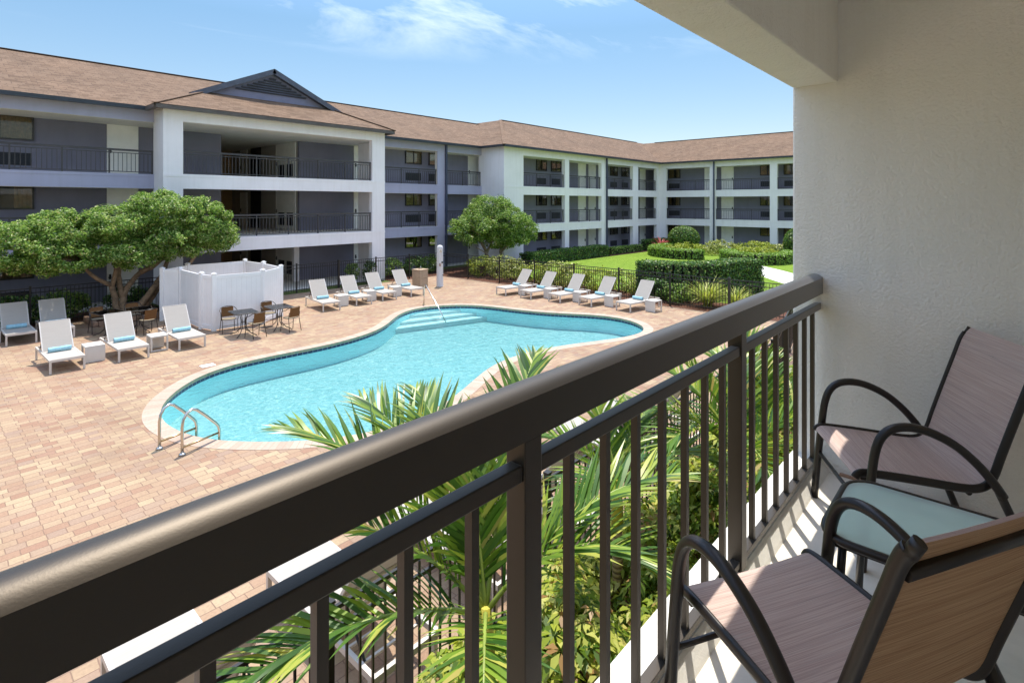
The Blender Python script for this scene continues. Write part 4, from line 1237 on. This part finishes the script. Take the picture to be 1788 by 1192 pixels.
for x, y, dg, lab in ((7.10, 16.99, 8, 'wicker chair in the sun with its brown back to the pool, at the left table'),
                      (8.05, 18.22, 176, 'wicker chair in the sun against the enclosure, behind the right table'),
                      (8.22, 17.02, 10, 'wicker chair in the sun with its brown back to the pool, at the right table'),
                      (4.28, 19.98, 5, 'wicker chair in tree shade seen from behind, half hidden by a lounger back'),
                      (5.02, 20.02, 12, 'wicker chair in tree shade seen from behind, left of the enclosure'),
                      (4.02, 21.30, 185, 'wicker chair in tree shade on the far side of the left shaded table'),
                      (4.95, 21.30, 178, 'wicker chair in tree shade on the far side of the right shaded table')):
    copy_tree(WC, (x, y, .008), R(dg), lab)

# ------------------------------------------------------------------ pool fittings
t = thing('pool_ladder', 'pair of arched steel pool ladder rails at the near left pool edge', 'pool ladder', (3.1, 10.3, 0))
for (ax, ay), (bx, by) in (((2.80, 10.47), (3.43, 10.68)), ((2.98, 9.94), (3.63, 10.17))):
    A = Vector((ax, ay, 0)); B = Vector((bx, by, 0)); d = B - A
    pt = lambda s, z: tuple(A + d * s + Vector((0, 0, z)))
    path = [pt(0, 0), pt(0, .2), pt(0, .45), pt(.03, .56), pt(.12, .65), pt(.25, .685), pt(.37, .65), pt(.6, .50), pt(.9, .285), pt(.97, .22), pt(1, .13), pt(1, -.05), pt(1, -.6)]
    f = MB(); f.tube(path, .024, 10); f.build('rail', 'steel', t)
    f = MB(); f.tube([pt(0, .12), pt(1, .10)], .018, 8); f.build('brace', 'brass_steel', t)
    f = MB(); f.lathe((ax, ay, .006), [(.055, 0), (.055, .012), (.03, .03)], 14); f.build('flange', 'steel', t)
t = thing('pool_handrail', 'slim steel handrail sloping down into the pool entry steps', 'handrail', (13.9, 17.4, 0))
f = MB(); f.tube([(13.96, 17.42, 0), (13.97, 17.42, .4), (13.98, 17.42, .74), (13.96, 17.36, .81), (13.90, 17.20, .80), (13.60, 16.10, .12), (13.42, 15.45, -.34)], .022, 8); f.build('rail', 'steel', t)
f = MB(); f.lathe((13.96, 17.42, .006), [(.055, 0), (.055, .012), (.03, .03)], 14); f.build('flange', 'brass_steel', t)
t = thing('shower_post', 'white round-topped poolside shower post standing near the fence corner', 'shower post', (17.55, 20.65, 0))
f = MB(); f.lathe((17.55, 20.65, 0), [(.185, 0), (.175, .03), (.165, .06), (.16, 1.0), (.155, 1.88), (.145, 1.95), (.11, 2.01), (.05, 2.035)], 24); f.build('post', 'post_white', t)
f = MB(); f.tube([(17.47, 20.51, 1.80), (17.42, 20.42, 1.80), (17.41, 20.40, 1.74)], .018, 8); f.lathe((17.41, 20.40, 1.70), [(.035, 0), (.02, .04)], 10); f.build('shower_head', 'brass_steel', t)
f = MB(); f.box(17.52, 20.475, 1.16, 17.60, 20.50, 1.24); f.tube([(17.56, 20.48, 1.20), (17.56, 20.43, 1.20)], .02, 8); f.build('valve', 'rubber', t)
f = MB(); f.tube([(17.58, 20.50, .58), (17.58, 20.44, .58), (17.58, 20.43, .53)], .016, 8); f.build('foot_tap', 'rubber', t)
f = MB(); f.box(17.40, 20.488, 1.02, 17.47, 20.515, 1.15); f.build('plate', 'timber', t)
t = thing('trash_bin', 'tan square trash bin beside the last lounger beyond the pool', 'trash bin', (16.68, 21.1, 0), R(8))
f = MB(); f.box(-.27, -.27, 0, .27, .27, .46); f.box(-.265, -.265, .46, .265, .265, .48); f.box(-.27, -.27, .48, .27, .27, .86); f.build('body', 'bin', t, world=False, bevel=.012)
f = MB(); f.box(-.29, -.29, .862, .29, .29, .90); f.build('lid', 'bin', t, world=False, bevel=.012)
f = MB(); f.box(-.06, -.05, .902, .10, .06, .95); f.tube([(.02, 0, .94), (.05, 0, 1.02)], .02, 8); f.build('dispenser', 'steel', t, world=False)

f = MB(); f.box(4.89, 14.80, .003, 5.21, 15.04, .012)
tag(f.build('skimmer_lid', 'vinyl', None, bevel=.002), 'small white square lid set flush in the deck beside the pool coping', 'lid')
# white vinyl enclosure
EP = [(6.55, 18.82), (8.06, 18.72), (9.05, 19.50), (9.16, 21.20), (9.05, 22.65), (7.0, 22.75), (5.92, 21.82), (6.37, 21.42), (6.38, 19.41)]
t = thing('vinyl_enclosure', 'white vinyl privacy fence enclosure beside the left tree and dining tables', 'enclosure', (7.4, 20.6, 0))
for i, (x, y) in enumerate(EP):
    x1_, y1_ = EP[(i + 1) % len(EP)]
    L = math.hypot(x1_ - x, y1_ - y); a = math.atan2(y1_ - y, x1_ - x)
    f = MB(); f.obox((x, y, .91), (.125, .125, 1.82), a); f.build('post', 'vinyl', t, bevel=.006)
    f = MB(); f.obox((x, y, 1.835), (.15, .15, .03), a); f.obox((x, y, 1.862), (.09, .09, .025), a); f.build('post_cap', 'vinyl', t, bevel=.008)
    f = MB(); ux, uy = math.cos(a), math.sin(a)
    nb = max(2, round((L - .125) / .15)); bw = (L - .125) / nb
    for k in range(nb):
        s_ = .0625 + bw * (k + .5); f.obox((x + ux * s_, y + uy * s_, .91), (bw - .006, .026, 1.52), a)
    s_ = L / 2
    f.obox((x + ux * s_, y + uy * s_, .91), (L - .125, .014, 1.52), a)
    f.obox((x + ux * s_, y + uy * s_, 1.72), (L - .125, .05, .12), a); f.obox((x + ux * s_, y + uy * s_, .11), (L - .125, .05, .14), a)
    f.build('panel', 'vinyl', t)

# ------------------------------------------------------------------ black pool fences
def fence(pts, label, name='pool_fence', h=1.29, bay=2.35, wide=()):
    t = thing(name, label, 'fence', (pts[0][0], pts[0][1], 0), 0, 'black metal pool fences')
    for si in range(len(pts) - 1):
        A = Vector((*pts[si], 0)); B = Vector((*pts[si + 1], 0)); L = (B - A).length; d = (B - A).normalized(); a = math.atan2(d.y, d.x)
        k = max(1, round(L / bay))
        for i in range(k + (1 if si == len(pts) - 2 else 0)):
            p = A + d * (L * i / k); w = .085 if (si, i) in wide else .056
            f = MB(); f.obox((p.x, p.y, h / 2 + .02), (w, w, h + .04), a); f.obox((p.x, p.y, h + .05), (w + .012, w + .012, .02), a); f.build('post', 'fence_black', t)
        for i in range(k):
            f = MB(); s0, s1 = L * i / k + .03, L * (i + 1) / k - .03
            P0, P1 = A + d * s0, A + d * s1
            for z in (h - .02, h - .17, .14): f.bar((P0.x, P0.y, z), (P1.x, P1.y, z), .026, .03)
            nb = max(2, round((s1 - s0) / .112))
            for j in range(1, nb):
                q = P0 + (P1 - P0) * (j / nb); f.obox((q.x, q.y, h / 2), (.016, .016, h - .10), a)
            f.build('picket_panel', 'fence_black', t)
    return t
fence([(-9.0, 24.0), (9.7, 24.0)], 'black picket fence at the left, behind the shaded loungers and tree')
fence([(9.75, 24.0), (20.35, 24.0)], 'black picket fence across the centre block behind the row of four loungers', wide=((0, 2),))
fence([(20.4, 24.0), (20.4, 5.2)], 'black picket fence along the right side behind the row of five loungers', wide=((0, 7),))
fence([(-3.0, 3.56), (12.0, 3.56), (20.4, 5.15)], 'black picket fence below the balcony between planting and loungers', h=1.22)
# timber edging round the tree bed
t = thing('timber_edging', 'weathered timber edging round the bed of the left tree', 'edging', (4.1, 23.0, 0))
for a, c in (((4.12, 22.25), (4.12, 23.8)), ((4.2, 22.25), (6.2, 22.6))):
    f = MB(); f.bar((*a, .09), (*c, .09), .13, .17); f.build('timber', 'timber', t, bevel=.012)
b = MB(); b.face([(4.15, 22.3, .03), (6.2, 22.62, .03), (6.2, 23.84, .03), (4.15, 23.84, .03)]); tag(b.build('tree_bed', 'mulch'), kind='structure')

# ------------------------------------------------------------------ vegetation
def tree(name, label, loc, ells, limbs, leafmat, nclump, per, crad, lsize, seed, bark='bark', group=None):
    rng = np.random.default_rng(seed)
    t = thing(name, label, 'tree', loc, 0, group)
    f = MB()
    for a, c, r0, r1 in limbs: limb(f, a, c, r0, r1, rng)
    f.build('trunk', bark, t)
    # thin branches that show through the gaps
    f = MB()
    tips = [l[1] for l in limbs]
    for e in ells:
        base = min(tips, key=lambda p: (p[0] - e[0]) ** 2 + (p[1] - e[1]) ** 2 + (p[2] - e[2]) ** 2)
        for k in range(9):
            d = rng.normal(0, 1, 3); d /= np.linalg.norm(d); d[2] = abs(d[2]) * .6
            q = np.array(e[:3]) + d * np.array(e[3:6]) * .85
            limb(f, base, q, .03, .008, rng, .12, 5, 5)
    f.build('branch', bark, t)
    P, N = crown_points(ells, nclump, per, crad, rng)
    V, F = leaves(P, N, lsize, rng, .55)
    np_mesh('crown', V, F, leafmat, t, rng.uniform(0, 1, len(F)))
    return t
tx, ty = 5.1, 23.0
tree('shade_tree', 'broad low spreading tree with several leaning trunks at the left of the pool', (tx, ty, 0),
     [(2.1, ty, 2.75, 1.15, 1.3, .80), (3.35, ty + .2, 3.05, 1.1, 1.4, .80), (3.3, ty - .5, 2.35, 1.2, 1.0, .50), (4.9, ty + .1, 3.35, 1.2, 1.5, .62), (6.2, ty, 3.70, 1.25, 1.5, .85), (7.45, ty + .1, 3.35, 1.15, 1.4, 1.0), (6.3, ty - .4, 2.75, 1.5, 1.2, .62), (5.0, ty - .7, 2.35, 1.0, .9, .42), (8.0, ty, 2.85, .8, 1.0, .62)],
     [((tx - .15, ty, 0), (4.72, ty + .05, 1.25), .11, .09), ((4.72, ty + .05, 1.25), (3.9, ty, 2.2), .08, .04), ((4.72, ty + .05, 1.2), (4.9, ty + .2, 2.4), .08, .05),
      ((tx, ty + .05, 0), (5.05, ty + .1, .8), .13, .105), ((5.05, ty + .1, .8), (5.6, ty + .2, 1.6), .105, .08), ((5.6, ty + .2, 1.6), (6.5, ty + .3, 2.2), .10, .06), ((5.05, ty + .1, .75), (5.0, ty + .4, 1.9), .10, .07),
      ((tx + .15, ty - .05, 0), (6.1, ty - .15, 1.25), .125, .10), ((6.1, ty - .15, 1.25), (7.4, ty - .2, 2.35), .10, .05), ((6.0, ty - .15, 1.2), (6.5, ty + .3, 2.6), .09, .05), ((tx + .2, ty + .15, 0), (6.4, ty + .4, 1.7), .09, .06)],
     'leaf_tree_pale', 1350, 112, .23, .082, 11)
mx, my = 23.9, 23.5
tree('round_tree', 'rounded evergreen tree in front of the white far wing corner', (mx, my, 0),
     [(mx + .3, my, 3.0, 2.4, 2.0, 1.15), (mx + .2, my, 3.85, 1.5, 1.4, .75), (mx - 1.5, my - .1, 2.6, 1.4, 1.3, .85), (mx + 2.3, my, 2.5, 1.6, 1.4, .9), (mx + 1.0, my - .3, 1.9, 1.9, 1.4, .6), (mx + 3.3, my, 2.0, .9, 1.0, .5)],
     [((mx - .1, my, 0), (mx - .25, my, 1.2), .13, .11), ((mx - .25, my, 1.2), (mx - 1.0, my, 2.3), .10, .05), ((mx - .2, my, 1.1), (mx + .3, my + .1, 2.6), .10, .05), ((mx + .35, my - .1, 0), (mx + 1.0, my - .1, 1.1), .10, .08), ((mx + 1.0, my - .1, 1.1), (mx + 2.2, my, 2.0), .08, .04), ((mx + .9, my - .1, 1.0), (mx + .9, my, 2.4), .07, .04), ((mx - .2, my - .1, .5), (mx - 1.4, my - .3, 1.5), .05, .03)],
     'leaf_tree', 640, 96, .28, .10, 23, 'bark_grey')

def shell_points(pts_fn, n, rng): return pts_fn(n, rng)
def hedge_path(name, label, path, width, h, leafmat, seed, dens=420, lsize=.07, cat='hedge', group=None, round_=.12, closed=False, z0=0.0):
    """clipped hedge along a path: leaf shell over a dark twig core"""
    rng = np.random.default_rng(seed)
    P = [np.array(p, float) for p in path]
    for _ in range(2 if len(P) > 3 else 0):         # round the corners of a curving hedge
        P = [P[0]] + [q for a_, c_ in zip(P[:-1], P[1:]) for q in (a_ * .75 + c_ * .25, a_ * .25 + c_ * .75)] + [P[-1]]
    segs = [(P[i], P[i + 1]) for i in range(len(P) - 1)] + ([(P[-1], P[0])] if closed else [])
    lens = np.array([np.linalg.norm(c - a) for a, c in segs]); tot = lens.sum()
    cx__, cy__ = np.mean(P, axis=0)
    t = thing(name, label, cat, (P[0][0], P[0][1], 0), 0, group)
    # arc-length samples
    def at(s):
        i = np.searchsorted(np.cumsum(lens), s, side='right'); i = min(i, len(segs) - 1); s0 = s - np.cumsum(lens)[i] + lens[i]
        a, c = segs[i]; d = (c - a) / lens[i]; return a + d * s0, d
    n_top = int(tot * width * dens); n_side = int(tot * h * 2 * dens); n_end = 0 if closed else int(width * h * 2 * dens)
    pos = []; nor = []
    for kind, k in (('top', n_top), ('side', n_side), ('end', n_end)):
        for s in rng.uniform(0, tot, k):
            if kind == 'end': s = 0 if rng.random() < .5 else tot - 1e-6
            p, d = at(s); nrm = np.array([-d[1], d[0]])
            if kind == 'top':
                w = rng.uniform(-.5, .5); e = abs(w) * 2; z = h - round_ * max(0, (e - .7) / .3) ** 2; q = np.array([*(p + nrm * w * width), z]); nn = np.array([0, 0, 1.0])
            elif kind == 'side':
                w = .5 if rng.random() < .5 else -.5; z = h * rng.uniform(0.02, 1); ins = round_ * max(0, (z / h - .8) / .2) ** 2 * .6
                q = np.array([*(p + nrm * np.sign(w) * (width * .5 - ins)), z]); nn = np.array([*(nrm * np.sign(w)), .25])
            else:
                w = rng.uniform(-.5, .5); z = h * rng.uniform(.02, 1); dd = -1 if s == 0 else 1
                q = np.array([*(p + nrm * w * width + d * dd * .02), z]); nn = np.array([*(d * dd), .25])
            lump = .5 + .5 * math.sin(q[0] * 3.1 + q[1] * 2.3) * math.sin(q[1] * 2.7 - q[2] * 3.3)
            q = q - nn * (rng.uniform(-.035, .07) + .05 * lump); q[2] += z0
            pos.append(q); nor.append(nn)
    V, F = leaves(np.array(pos), np.array(nor), lsize, rng, .6, .55)
    np_mesh('foliage', V, F, leafmat, t, rng.uniform(0, 1, len(F)))
    f = MB()
    w2 = width / 2 - .10
    for a, c in segs:
        d = (c - a) / np.linalg.norm(c - a); a_ = a + d * (.08 if a is P[0] else .03); c_ = c - d * (.08 if c is P[-1] else .03)
        f.bar((*a_, (h - .1) / 2 + z0), (*c_, (h - .1) / 2 + z0), w2 * 2 - .02, h - .12)
    f.build('stems', 'twig', t)
    return t
hedge_path('clipped_hedge', 'tall dark clipped hedge curving behind the right pool fence', [(21.9, 12.0), (21.95, 10.6), (22.6, 9.75), (23.7, 9.35), (25.0, 9.0), (26.1, 8.55)], 1.15, 1.58, 'leaf_hedge', 31, 420, .09)
hedge_path('clipped_hedge', 'long dark low hedge along the foot of the white far wing', [(26.9, 23.1), (30.5, 23.35), (36.5, 23.3)], 1.1, .86, 'leaf_hedge', 32, 190, .12)
hedge_path('clipped_hedge', 'short dark hedge against the far wing beside the red plant', [(43.2, 23.3), (47.2, 23.3)], 1.0, .90, 'leaf_hedge', 33, 150, .13)
hedge_path('low_hedge', 'thin low shrub row along the far wing between two darker hedges', [(37.6, 23.5), (42.4, 23.5)], .8, .55, 'leaf_tree', 34, 150, .12)
def arc_path(cx__, cy__, rx, ry, a0, a1, n_=14): return [(cx__ + rx * math.cos(R(a0 + (a1 - a0) * k / n_)), cy__ + ry * math.sin(R(a0 + (a1 - a0) * k / n_))) for k in range(n_ + 1)]
hedge_path('crescent_hedge', 'clipped bright green crescent hedge on the lawn, left of the path', [(43.6, 21.3), (41.2, 21.2), (39.4, 20.4), (38.4, 19.0), (38.2, 17.4), (38.9, 16.3)], 1.2, .72, 'leaf_boxwood', 35, 220, .11)
hedge_path('crescent_hedge', 'clipped bright green crescent hedge on the lawn, right of the path', [(40.9, 15.2), (39.3, 14.6), (38.1, 13.4), (38.0, 12.2), (39.0, 11.3), (40.8, 11.0), (42.8, 11.4)], 1.25, .74, 'leaf_boxwood', 36, 220, .11)

def shrub(name, label, loc, rx, ry, h, leafmat, seed, n, lsize=.08, cat='shrub', group=None, clump=.16, per=26, aspect=.55, twig=True):
    rng = np.random.default_rng(seed)
    t = thing(name, label, cat, loc, 0, group)
    x, y, z = loc
    P, N = crown_points([(x, y, z + h * .5, rx, ry, h * .5)], n, per, clump, rng, .62)
    P[:, 2] = np.maximum(P[:, 2], z + .02)
    V, F = leaves(P, N, lsize, rng, aspect)
    np_mesh('foliage', V, F, leafmat, t, rng.uniform(0, 1, len(F)))
    f = MB()
    for k in range(6):
        a = 2 * math.pi * k / 6 + rng.uniform(-.4, .4)
        f.tube([(x + rx * .1 * math.cos(a), y + ry * .1 * math.sin(a), z), (x + rx * .55 * math.cos(a), y + ry * .55 * math.sin(a), z + h * .75)], [.02, .008], 5)
    f.build('stems', 'twig', t)
    return t
# topiary balls
for (x, y, rx, h, lab, sd) in ((44.6, 20.4, 1.30, 2.15, 'round clipped topiary shrub left of the downspout before the right wing', 41), (44.3, 11.15, 1.15, 2.35, 'round clipped topiary shrub half hidden by the balcony wall edge', 42)):
    rng = np.random.default_rng(sd); t = thing('topiary_shrub', lab, 'shrub', (x, y, 0), 0, 'ball topiary shrubs')
    d = rng.normal(0, 1, (5200, 3)); d /= np.linalg.norm(d, axis=1, keepdims=True)
    P = np.array([x, y, h * .5]) + d * np.array([rx, rx, h * .5]) * rng.uniform(.93, 1.03, (5200, 1))
    V, F = leaves(P, d, .12, rng, .6, .5); np_mesh('foliage', V, F, 'leaf_hedge', t, rng.uniform(0, 1, len(F)) ** .6)
    f = MB(); f.lathe((x, y, 0), [(rx * .3, 0), (rx * .75, h * .22), (rx * .88, h * .5), (rx * .7, h * .78), (rx * .2, h * .93)], 16); f.build('stems', 'twig', t)
# golden and variegated planting on the lawn and behind the fence
gi = 0
for (x, y, rx, ry, h, mat, n_, lab) in (
        (41.5, 18.8, 1.9, 1.5, .85, 'leaf_gold', 80, 'golden yellow shrub inside the left crescent hedge'),
        (43.6, 17.0, 1.7, 1.4, 1.05, 'leaf_variegated', 80, 'mixed green and gold shrub between the two crescent hedges'),
        (41.6, 13.6, 2.0, 1.5, .80, 'leaf_gold', 90, 'golden yellow shrub inside the right crescent hedge'),
        (44.6, 14.4, 2.2, 1.5, 1.05, 'leaf_gold', 90, 'golden shrub behind the right crescent hedge, nearer the white columns'),
        (45.2, 12.6, 1.9, 1.4, .95, 'leaf_variegated', 80, 'variegated shrub behind the right crescent hedge by the second topiary ball')):
    shrub('golden_shrub', lab, (x, y, 0), rx, ry, h, mat, 50 + gi, n_, .13, group='golden shrubs on the lawn', clump=.26, per=34); gi += 1
ys = [21.9, 20.6, 19.3, 18.0, 16.7, 15.4, 14.1, 12.9]
desc = ['next to the fence corner', 'behind the farthest fence-side lounger', 'second from the fence corner', 'behind the second fence-side lounger', 'behind the middle fence-side lounger', 'lower and greener, behind the middle of the fence', 'behind the fourth fence-side lounger', 'beside the tall dark hedge']
for i, y in enumerate(ys):
    shrub('variegated_shrub', 'yellow-green variegated shrub ' + desc[i], (21.65 + .25 * math.sin(i * 2.1), y, 0), .80, .95, 1.12 + .1 * math.sin(i * 1.7), 'leaf_variegated' if i % 3 else 'leaf_gold', 60 + i, 74, .095, group='variegated shrubs behind the right fence', clump=.2, per=26)
for i, (x, y, rx, h, mat, lab) in enumerate(((21.35, 11.0, .7, .95, 'leaf_hedge', 'dark green shrub at the foot of the tall clipped hedge'), (21.3, 10.0, .6, .75, 'leaf_tree', 'small green shrub below the tall hedge behind the last side table'))):
    shrub('green_shrub', lab, (x, y, 0), rx, rx, h, mat, 80 + i, 60, .10, clump=.2)
lx = [(-.2, 24.75), (1.2, 24.8), (2.5, 24.7), (3.7, 24.75), (5.6, 24.7), (17.9, 25.2), (19.4, 25.1), (20.8, 25.3), (15.9, 24.3), (14.9, 24.33)]
ld = ['at the far left behind the fence, partly out of view', 'behind the fence and the far left shaded lounger', 'behind the fence and the dappled lounger', 'behind the fence just left of the tree', 'behind the tree trunks by the enclosure',
      'behind the fence left of the shower post', 'behind the fence directly left of the post', 'behind the shower post at the fence corner', 'before the right column of the centre block', 'slim, before the pale door of the centre block']
for i, (x, y) in enumerate(lx):
    sm = i >= 8
    shrub('fence_shrub', 'dark leafy shrub ' + ld[i], (x, y, 0), .30 if sm else .72, .22 if sm else .5, 1.0 if not sm else 1.15, 'leaf_tree' if i % 2 else 'leaf_hedge', 90 + i, 26 if sm else 60, .11, group='dark shrubs behind the back fence', clump=.2)

def blades(name, label, loc, n, L, mat, seed, cat='grass clump', spread=.8, width=.022, group=None):
    """clump of long arching blades"""
    rng = np.random.default_rng(seed); t = thing(name, label, cat, loc, 0, group)
    Vs = []; Fs = []; off = 0; ns = 5
    for i in range(n):
        az = rng.uniform(0, 2 * math.pi); el = R(rng.uniform(90 - 62 * spread, 88)); l = L * rng.uniform(.6, 1.1)
        d = np.array([math.cos(az), math.sin(az)]); side = np.array([-d[1], d[0], 0]); base = np.array([*(rng.normal(0, .05, 2)), 0.0]) + np.array(loc)
        p = base.copy(); e = el; row = []
        for k in range(ns + 1):
            w = width * (1 - (k / ns) ** 2 * .96); row += [p - side * w, p + side * w]
            st = l / ns; p = p + st * np.array([d[0] * math.cos(e), d[1] * math.cos(e), math.sin(e)]); e -= R(rng.uniform(9, 22)) * spread
        Vs.append(np.array(row)); Fs.append(np.array([[off + 2 * k, off + 2 * k + 1, off + 2 * k + 3, off + 2 * k + 2] for k in range(ns)])); off += len(row)
    V = np.concatenate(Vs); F = np.concatenate(Fs)
    np_mesh('blades', V, F, mat, t, np.repeat(rng.uniform(0, 1, n), ns))
    return t
blades('ornamental_grass', 'yellow-green arching grass clump behind the fence below the tall hedge', (21.3, 8.75, 0), 260, 1.35, 'leaf_grass', 101)
blades('ornamental_grass', 'smaller yellow-green grass clump beside the larger one behind the fence', (21.5, 7.7, 0), 170, 1.15, 'leaf_grass', 102)
blades('cordyline', 'red cordyline plant in front of the corner where the two wings meet', (43.6, 22.0, 0), 90, 1.5, 'leaf_red', 103, 'plant', .8, .05)

# palms in the bed under the balcony
def palm(label, loc, fronds, trunk_h, seed, r=.05, shaft=.45, leaf=.46):
    """fronds: (azimuth deg, start elevation deg, length, droop deg)"""
    rng = np.random.default_rng(seed); x, y, z = loc
    t = thing('palm_tree', label, 'palm tree', loc, 0, 'small palms under the balcony')
    f = MB(); f.tube([(x, y, z), (x + .01, y, z + trunk_h * .5), (x, y, z + trunk_h)], [r * 1.35, r * 1.05, r], 12); f.build('trunk', 'palm_trunk', t)
    f = MB(); f.tube([(x, y, z + trunk_h), (x, y, z + trunk_h + shaft * .5), (x, y, z + trunk_h + shaft)], [r * 1.15, r * 1.1, r * .6], 12); f.build('crownshaft', 'crownshaft', t)
    top = np.array([x, y, z + trunk_h + shaft - .04])
    for az, el, L, droop in fronds:
        a = R(az); d = np.array([math.cos(a), math.sin(a), 0.0]); sd = np.array([-d[1], d[0], 0.0])
        n_ = 26; p = top.copy(); pts = [p.copy()]; tans = []
        for k in range(n_):
            e = R(el - droop * (k / n_) ** 1.3); tv = d * math.cos(e) + np.array([0, 0, math.sin(e)]); tans.append(tv); p = p + tv * L / n_; pts.append(p.copy())
        tans.append(tans[-1])
        f = MB(); f.tube([tuple(q) for q in pts[::2]], [.014 * (1 - .85 * i / (n_ / 2)) + .0015 for i in range(len(pts[::2]))], 6)
        Vs = []; Fs = []; off = 0; rn = []
        m = 46; ns = 4; start = .14
        for i in range(m):
            u = start + (1 - start) * i / (m - 1); q = u * n_; k = min(int(q), n_ - 1); fr = q - k
            b0 = pts[k] * (1 - fr) + pts[k + 1] * fr; tv = tans[k]; up = np.cross(sd, tv) * -1; up = up / np.linalg.norm(up)
            if up[2] < 0: up = -up
            prof_ = math.sin(math.pi * (.16 + .80 * (i / (m - 1)))) ** .7
            for s in (-1, 1):
                l = leaf * prof_ * rng.uniform(.88, 1.1); sw = R(rng.uniform(30, 44) + 26 * (i / m)); vv = R(rng.uniform(18, 36))
                dr = sd * s * math.cos(vv) + up * math.sin(vv); dl = dr * math.cos(sw) + tv * math.sin(sw)
                wd_ = .0155 * (.65 + .5 * prof_); wv = np.cross(dl, up); wv /= np.linalg.norm(wv) + 1e-9
                wv = wv * .9 + up * rng.uniform(-.35, .35)
                row = []; pp_ = b0.copy(); dd = dl.copy()
                for k2 in range(ns + 1):
                    v_ = k2 / ns; w = wd_ * (.55 + 1.1 * v_ if v_ < .4 else (1 - v_) / .6 * .99 + .004)
                    row += [pp_ - wv * w, pp_ + wv * w]; pp_ = pp_ + dd * l / ns; dd = dd + np.array([0, 0, -1]) * rng.uniform(.05, .13); dd /= np.linalg.norm(dd)
                Vs.append(np.array(row)); Fs.append(np.array([[off + 2 * k2, off + 2 * k2 + 1, off + 2 * k2 + 3, off + 2 * k2 + 2] for k2 in range(ns)])); off += len(row); rn += [rng.uniform(0, 1)] * ns
        fr_ = np_mesh('frond', np.concatenate(Vs), np.concatenate(Fs), 'leaf_palm', t, np.array(rn))
        g_ = f.build('midrib', 'rachis', None); g_.parent = fr_
        for v in g_.data.vertices: v.co -= Vector(loc)
    return t
palm('largest palm, rising left of the middle post with fronds above the cap rail', (2.16, 2.15, 0),
     [(120, 62, 1.7, 66), (94, 64, 1.55, 58), (140, 52, 1.6, 72), (74, 66, 1.45, 55), (24, 68, 1.6, 46), (160, 25, 1.4, 55), (-48, 55, 1.2, 112), (-24, 44, 1.65, 66), (62, 72, 1.05, 40), (224, 30, 1.0, 85)], 1.40, 201)
palm('small palm with pale arching fronds by the near fence, between the two railing posts', (4.55, 2.75, 0),
     [(60, 66, 1.3, 70), (120, 50, 1.2, 85), (10, 50, 1.3, 85), (-40, 40, 1.2, 90), (190, 45, 1.2, 85)], 1.0, 202)
palm('slim palm with a yellow crownshaft and ringed trunk left of the end wall', (6.75, 2.03, 0),
     [(70, 65, 1.5, 75), (110, 50, 1.5, 85), (150, 45, 1.4, 90), (190, 50, 1.4, 85), (260, 55, 1.2, 80), (330, 55, 1.3, 85), (20, 60, 1.5, 75), (45, 80, 1.4, 55)], .95, 203)
palm('palm with a pale green trunk just behind the second railing post', (5.6, 1.98, 0),
     [(80, 62, 1.5, 80), (125, 50, 1.5, 85), (165, 52, 1.4, 90), (215, 45, 1.2, 85), (300, 55, 1.2, 80), (20, 65, 1.4, 70), (140, 76, 1.5, 55)], 1.12, 204, .035)

# dense schefflera ground cover filling the bed
rng = np.random.default_rng(301)
Pw = []
while len(Pw) < 10500:
    x, y = rng.uniform(-1.5, 13.0), rng.uniform(.95, 3.45)
    lump = .55 + .25 * math.sin(x * 2.3 + 1) * math.sin(y * 3.1) + .18 * math.sin(x * 5.1 - y * 4.0)
    if x < 2.4 and y > 2.3 + .5 * math.sin(x * 3): continue
    edge = min(1, (3.5 - y) / .5, (y - .9) / .3 + .4)
    Pw.append((x, y, max(.08, (lump + .25) * edge * rng.uniform(.72, 1.0) + rng.normal(0, .05))))
Pw = np.array(Pw); Vs = []; Fs = []; rn = []; off = 0
for p in Pw:
    k = rng.integers(6, 9); tilt = rng.normal(0, .25, 2); col = rng.uniform(0, 1); L0 = rng.uniform(.075, .125)
    for i in range(k):
        a = 2 * math.pi * i / k + rng.uniform(-.2, .2); d = np.array([math.cos(a), math.sin(a), -.25 + tilt[0] * math.cos(a) + tilt[1] * math.sin(a)]); d /= np.linalg.norm(d)
        s = np.array([-math.sin(a), math.cos(a), 0.0]); L = L0 * rng.uniform(.8, 1.15); q = p + d * .02; w = L * .22
        m1 = q + d * L * .5 + np.array([0, 0, .008]); tip = q + d * L + np.array([0, 0, -.25 * L])
        Vs += [q, m1 + s * w, tip, m1 - s * w]; Fs.append([off, off + 1, off + 2, off + 3]); off += 4; rn.append(min(1, max(0, col + rng.normal(0, .1))))
o = np_mesh('schefflera_groundcover', np.array(Vs), np.array(Fs), 'leaf_schefflera', None, np.array(rn))
tag(o, 'dense yellow-green umbrella-leaved ground cover filling the bed under the balcony', 'ground cover', kind='stuff')
